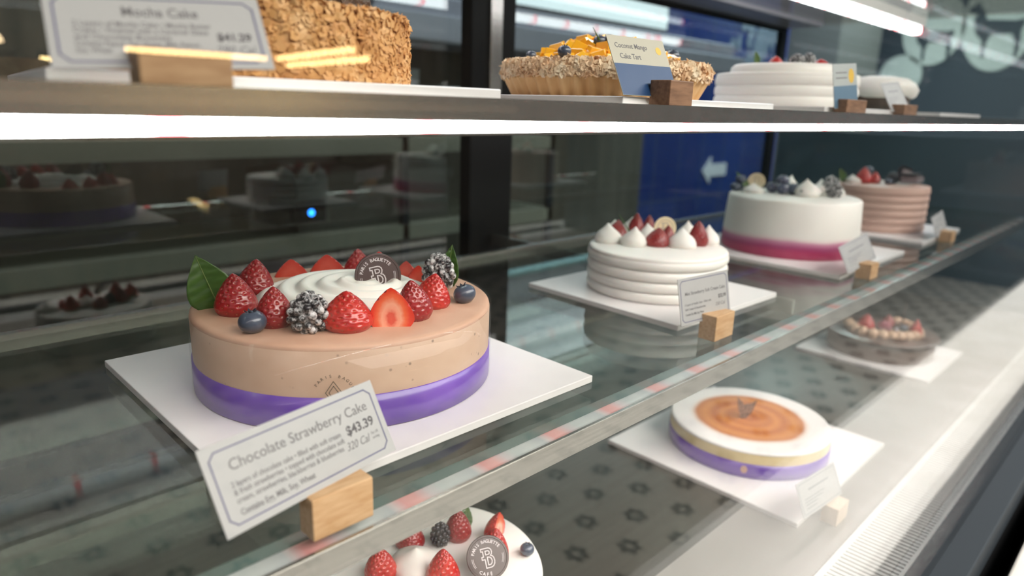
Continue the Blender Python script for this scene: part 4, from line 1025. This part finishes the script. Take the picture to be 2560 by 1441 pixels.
# ------------------------------------------------------------------ cake 7: white cake at the bottom edge (deck, near)
X7, Y7, Z7 = .345, .440, -.492; H7 = .072
c7 = cake_root('white cream cake with strawberries on the bottom deck, nearest the viewer', X7, Y7, Z7)
T7 = Z7 + H7
obj('smooth_cream', lathe([(0, 0), (.104, 0), (.1045, .002), (.1045, H7 - .005), (.1025, H7 - .001), (.099, H7), (0, H7)], 140), M['cream_white'], c7, smooth=True)
dollop(c7, .3300 - X7, .4480 - Y7, H7 - .001, .0235, .0230, M['cream'], seed=50)
dollop(c7, .262 - X7, .442 - Y7, H7 - .001, .020, .018, M['cream'], seed=51)
g7 = 'fruit on the lower white cake'
S('whole strawberry in front of the green leaf on the lower white cake', .3900, .4560, T7 - .0005, .0270, .0320, SD[0], .4, (0, 0), g7)
S('cut strawberry showing orange flesh on the lower white cake', .4180, .4260, T7 - .0005, .0290, .0310, SH[0], R(20), (0, 0), g7)
S('glazed strawberry behind the lower chocolate disc', .3930, .4090, T7 - .0005, .0300, .0330, SW[0], .9, (.1, .0), g7)
S('strawberry half hidden by the shelf rail on the lower white cake', .3460, .4760, T7 - .0005, .0280, .0250, SD[1], 1.6, (0, 0), g7)
S('strawberry at the left of the cream peak on the lower white cake', .2990, .4580, T7 - .0005, .0290, .0310, SW[2], .6, (0, 0), g7)
S('cut orange strawberry at the lower left of the lower white cake', .2910, .4330, T7 - .0005, .0260, .0180, SH[1], R(-40), (.3, 0), g7)
S('pointed glazed strawberry in front of the cream peak', .3360, .4130, T7 - .0005, .0300, .0360, SW[1], 2.2, (0, 0), g7)
blackberry('plain dark blackberry beside the cream peak of the lower white cake', .3690, .4580, T7, .0185, .0235, BBP, (0, .0, 0), g7)
blueberry('blueberry alone on the right of the lower white cake', .4215, .3900, T7, .0140, BLM, (0, 0, 0), g7)
leaf('small green leaf behind the whole strawberry of the lower cake', (.4040, .4600, T7 + .001), (.4140, .4720, T7 + .022), .013, .1)
disc('dark chocolate disc leaning on the strawberries of the lower white cake', (.3720, .3930, T7 + .0195), (-.42, -.62, .62), (-.12, 0, 1), .0195)

# ------------------------------------------------------------------ cake 8: mocha crumb cake (top shelf)
def flakes(bm, n, R0, z0, z1, s0, s1, rng, top=None, jit=.002, lean=.5, rf=None):
    for i in range(n):
        a = rng.uniform(0, 2 * math.pi); z = rng.uniform(z0, z1)
        if top and rng.random() < top[0]:
            r = R0 * math.sqrt(rng.uniform(top[1], 1)); c = Vector((r * math.cos(a), r * math.sin(a), z1 + rng.uniform(0, .002))); nr = Vector((rng.gauss(0, .4), rng.gauss(0, .4), 1))
        else:
            rad = (rf(z) if rf else R0) + rng.uniform(-.0005, jit); c = Vector((rad * math.cos(a), rad * math.sin(a), z)); nr = Vector((math.cos(a) + rng.gauss(0, lean), math.sin(a) + rng.gauss(0, lean), rng.gauss(0, lean)))
        q = nr.normalized().to_track_quat('Z', 'Y').to_matrix().to_4x4(); s = rng.uniform(s0, s1)
        mt_ = Matrix.Translation(c) @ q @ Matrix.Rotation(rng.uniform(0, 6), 4, 'Z')
        k = rng.choice((4, 5)); P = [(s * rng.uniform(.4, 1) * math.cos(2 * math.pi * j / k), s * rng.uniform(.4, 1) * math.sin(2 * math.pi * j / k)) for j in range(k)]
        prism(bm, P, -.0002, .0002, mt_)
X8, Y8, Z8 = .2165, .4640, .0105; H8 = .0425
c8 = cake_root('tall mocha cake coated in toasted caramel crumbs on the top shelf', X8, Y8, Z8)
obj('cake_body', lathe([(0, 0), (.099, 0), (.0995, .003), (.099, H8 - .008), (.096, H8 - .002), (.091, H8), (0, H8)], 120), M['crumb'], c8, smooth=True)
bm = bmesh.new(); rg = random.Random(11); flakes(bm, 6500, .0995, .001, H8 - .001, .0012, .0042, rg, (.22, .75), .0010, .32)
tag(obj('crumb_coating', bm, M['crumb'], c8), kind='stuff')
for i, (x_, y_, r_) in enumerate(((.000, -.055, .3), (-.035, -.040, 1.0), (.045, -.035, .2), (-.01, .0, .6))):
    bm = nbox(-.014, .014, -.013, .013, 0, .017, bev=.003); bmesh.ops.subdivide_edges(bm, edges=bm.edges[:], cuts=2, use_grid_fill=True)
    for v in bm.verts: v.co += Vector((rg.gauss(0, .0006), rg.gauss(0, .0006), rg.gauss(0, .0006)))
    tag(obj('brownie_cube', bm, M['brownie'], None, (X8 + x_, Y8 + y_, Z8 + H8 + .001), (0, 0, r_)), ['brownie chunk on the mocha cake, nearest the rim', 'brownie chunk at the left of the mocha cake top', 'brownie chunk at the right of the mocha cake top', 'brownie chunk at the centre of the mocha cake top'][i], 'brownie', 'brownie chunks on the mocha cake')

# ------------------------------------------------------------------ cake 9: mango tart
X9, Y9, Z9 = .600, .4710, .0105
c9 = thing('mango_tart', 'round fluted tart heaped with orange mango cubes and toasted coconut', 'tart', (X9, Y9, Z9))
NF = 46
obj('fluted_crust', lathe([(0, 0), (.094, 0), (.0955, .001), (.1035, .0165), (.1055, .019), (.0, .019)], 46 * 6, fr=lambda a, i: 1 + (.028 * math.cos(NF * a) if 0 < i < 5 else 0)), M['crust'], c9, smooth=True)
obj('tart_filling', lathe([(.104, .0185), (.1075, .024), (.106, .031), (.098, .035), (.085, .034), (0, .045)], 80), M['coconut'], c9, smooth=True)
bm = bmesh.new(); rg = random.Random(5)
flakes(bm, 3600, .106, .018, .034, .0014, .0046, rg, (.28, .66), .0018, .42, rf=lambda z: .1055 + .003 * math.sin((z - .018) / .016 * math.pi))
tag(obj('coconut_flakes', bm, M['coconut'], c9), kind='stuff')
cube = bpy.data.meshes.new('mango_cube'); bm = nbox(-.5, .5, -.5, .5, -.5, .5, bev=.06); bm.to_mesh(cube); bm.free(); cube.materials.append(M['mango'])
rg = random.Random(9)
for i in range(95):
    a = i * 2.39996; r = .078 * math.sqrt((i + .5) / 95); hz = .064 - .027 * (r / .078) ** 1.7
    o = bpy.data.objects.new('mango_cube', cube); COL.objects.link(o); o.parent = c9
    o.location = (r * math.cos(a), r * math.sin(a), hz - .0065); s = rg.uniform(.011, .016); o.scale = (s * 1.1, s, s * .9)
    o.rotation_euler = (rg.gauss(0, .3), rg.gauss(0, .3), rg.uniform(0, 3))
obj('mango_core', lathe([(0, .02), (.078, .030), (.06, .044), (.035, .051), (0, .055)], 40), M['mango'], c9, smooth=True)
gt = 'blueberries on the mango tart'
B('blueberry on the left slope of the mango tart', .5055, .4460, Z9 + .0350, .0130, group=gt)
B('blueberry at the far left edge of the mango tart', .5190, .5020, Z9 + .0345, .0110, group=gt)
B('blueberry at the top of the mango tart, left of its card', .5640, .4520, Z9 + .0495, .0125, group=gt)
B('second blueberry at the top of the mango tart beside the first', .5730, .4480, Z9 + .0520, .0110, group=gt)
B('large blueberry at the right slope of the mango tart', .6620, .4300, Z9 + .0400, .0150, group=gt)
sprig('thin green herb sprig at the top of the mango tart', (.5640, .4480, Z9 + .050), (.5500, .4500, Z9 + .0660))

# ------------------------------------------------------------------ cake 10: tall white tiered cake; cake 11: chocolate dome cake (top shelf)
XW, YW, ZW = 1.030, .470, .0105
c10 = cake_root('white ridged cake with a second low tier on the top shelf', XW, YW, ZW)
obj('ridged_cream_side', lathe(ridges(.1005, .046, 3, .003), 120), M['cream_white'], c10, smooth=True)
obj('upper_tier', lathe([(0, .045), (.079, .045), (.080, .047), (.079, .055), (.074, .0590), (.06, .0600), (0, .060)], 90), M['cream_white'], c10, smooth=True)
TW = ZW + .060
gw = 'toppings of the tall white cake'
S('red strawberry tip on the tall white cake, leftmost', .990, .470, TW - .002, .020, .012, SW[0], 0, (0, 0), gw)
S('red strawberry on the tall white cake, right of centre', 1.050, .430, TW - .002, .024, .011, SW[1], 0, (0, 0), gw)
blackberry('sugar-dusted raspberry at the centre of the tall white cake', 1.015, .450, TW - .002, .020, .016, BBM, (0, 0, 0), gw, 'raspberry', 'raspberry')
blackberry('sugar-dusted blackberry on the tall white cake beside the raspberry', 1.030, .440, TW - .002, .018, .018, BBM, (0, 0, 0), gw)
leaf('small green leaf at the left of the tall white cake', (.975, .490, TW - .001), (.970, .492, TW + .016), .010, .1)
XD, YD, ZD = 1.335, .440, .0105
c11 = cake_root('small dark chocolate cake under a slipping white cream dome, far on the top shelf', XD, YD, ZD)
obj('chocolate_body', lathe([(0, 0), (.048, 0), (.055, .034), (.05, .040), (0, .040)], 60), M['brownie'], c11, smooth=True)
obj('cream_dome', lathe([(.053, .022), (.057, .026), (.060, .036), (.057, .047), (.044, .055), (.02, .059), (0, .060)], 60, fr=lambda a, i: 1 + (.06 * math.sin(4 * a) if i < 3 else 0)), M['cream_white'], c11, smooth=True)

# blue indicator parts
t = bpy.data.objects['blue_indicator']
obj('indicator_body', nbox(-.05, .05, -.02, .02, -.030, .035, bev=.004), M['black'], t)
obj('mounting_arm', nbox(-.006, .006, .018, .24, -.012, .012), M['black'], t)
obj('lens', lathe([(0, .019), (.010, .019), (.010, .020), (.009, .0225), (0, .0235)], 16), emis('blue_led', (.02, .22, 1), 14), t, rot=(R(90), 0, 0))

# ------------------------------------------------------------------ lift everything from eye-relative to floor-relative heights
for o in list(SC.objects):
    if o.parent is None and o is not cam:
        o.location.z += EYE
bpy.context.view_layer.update()
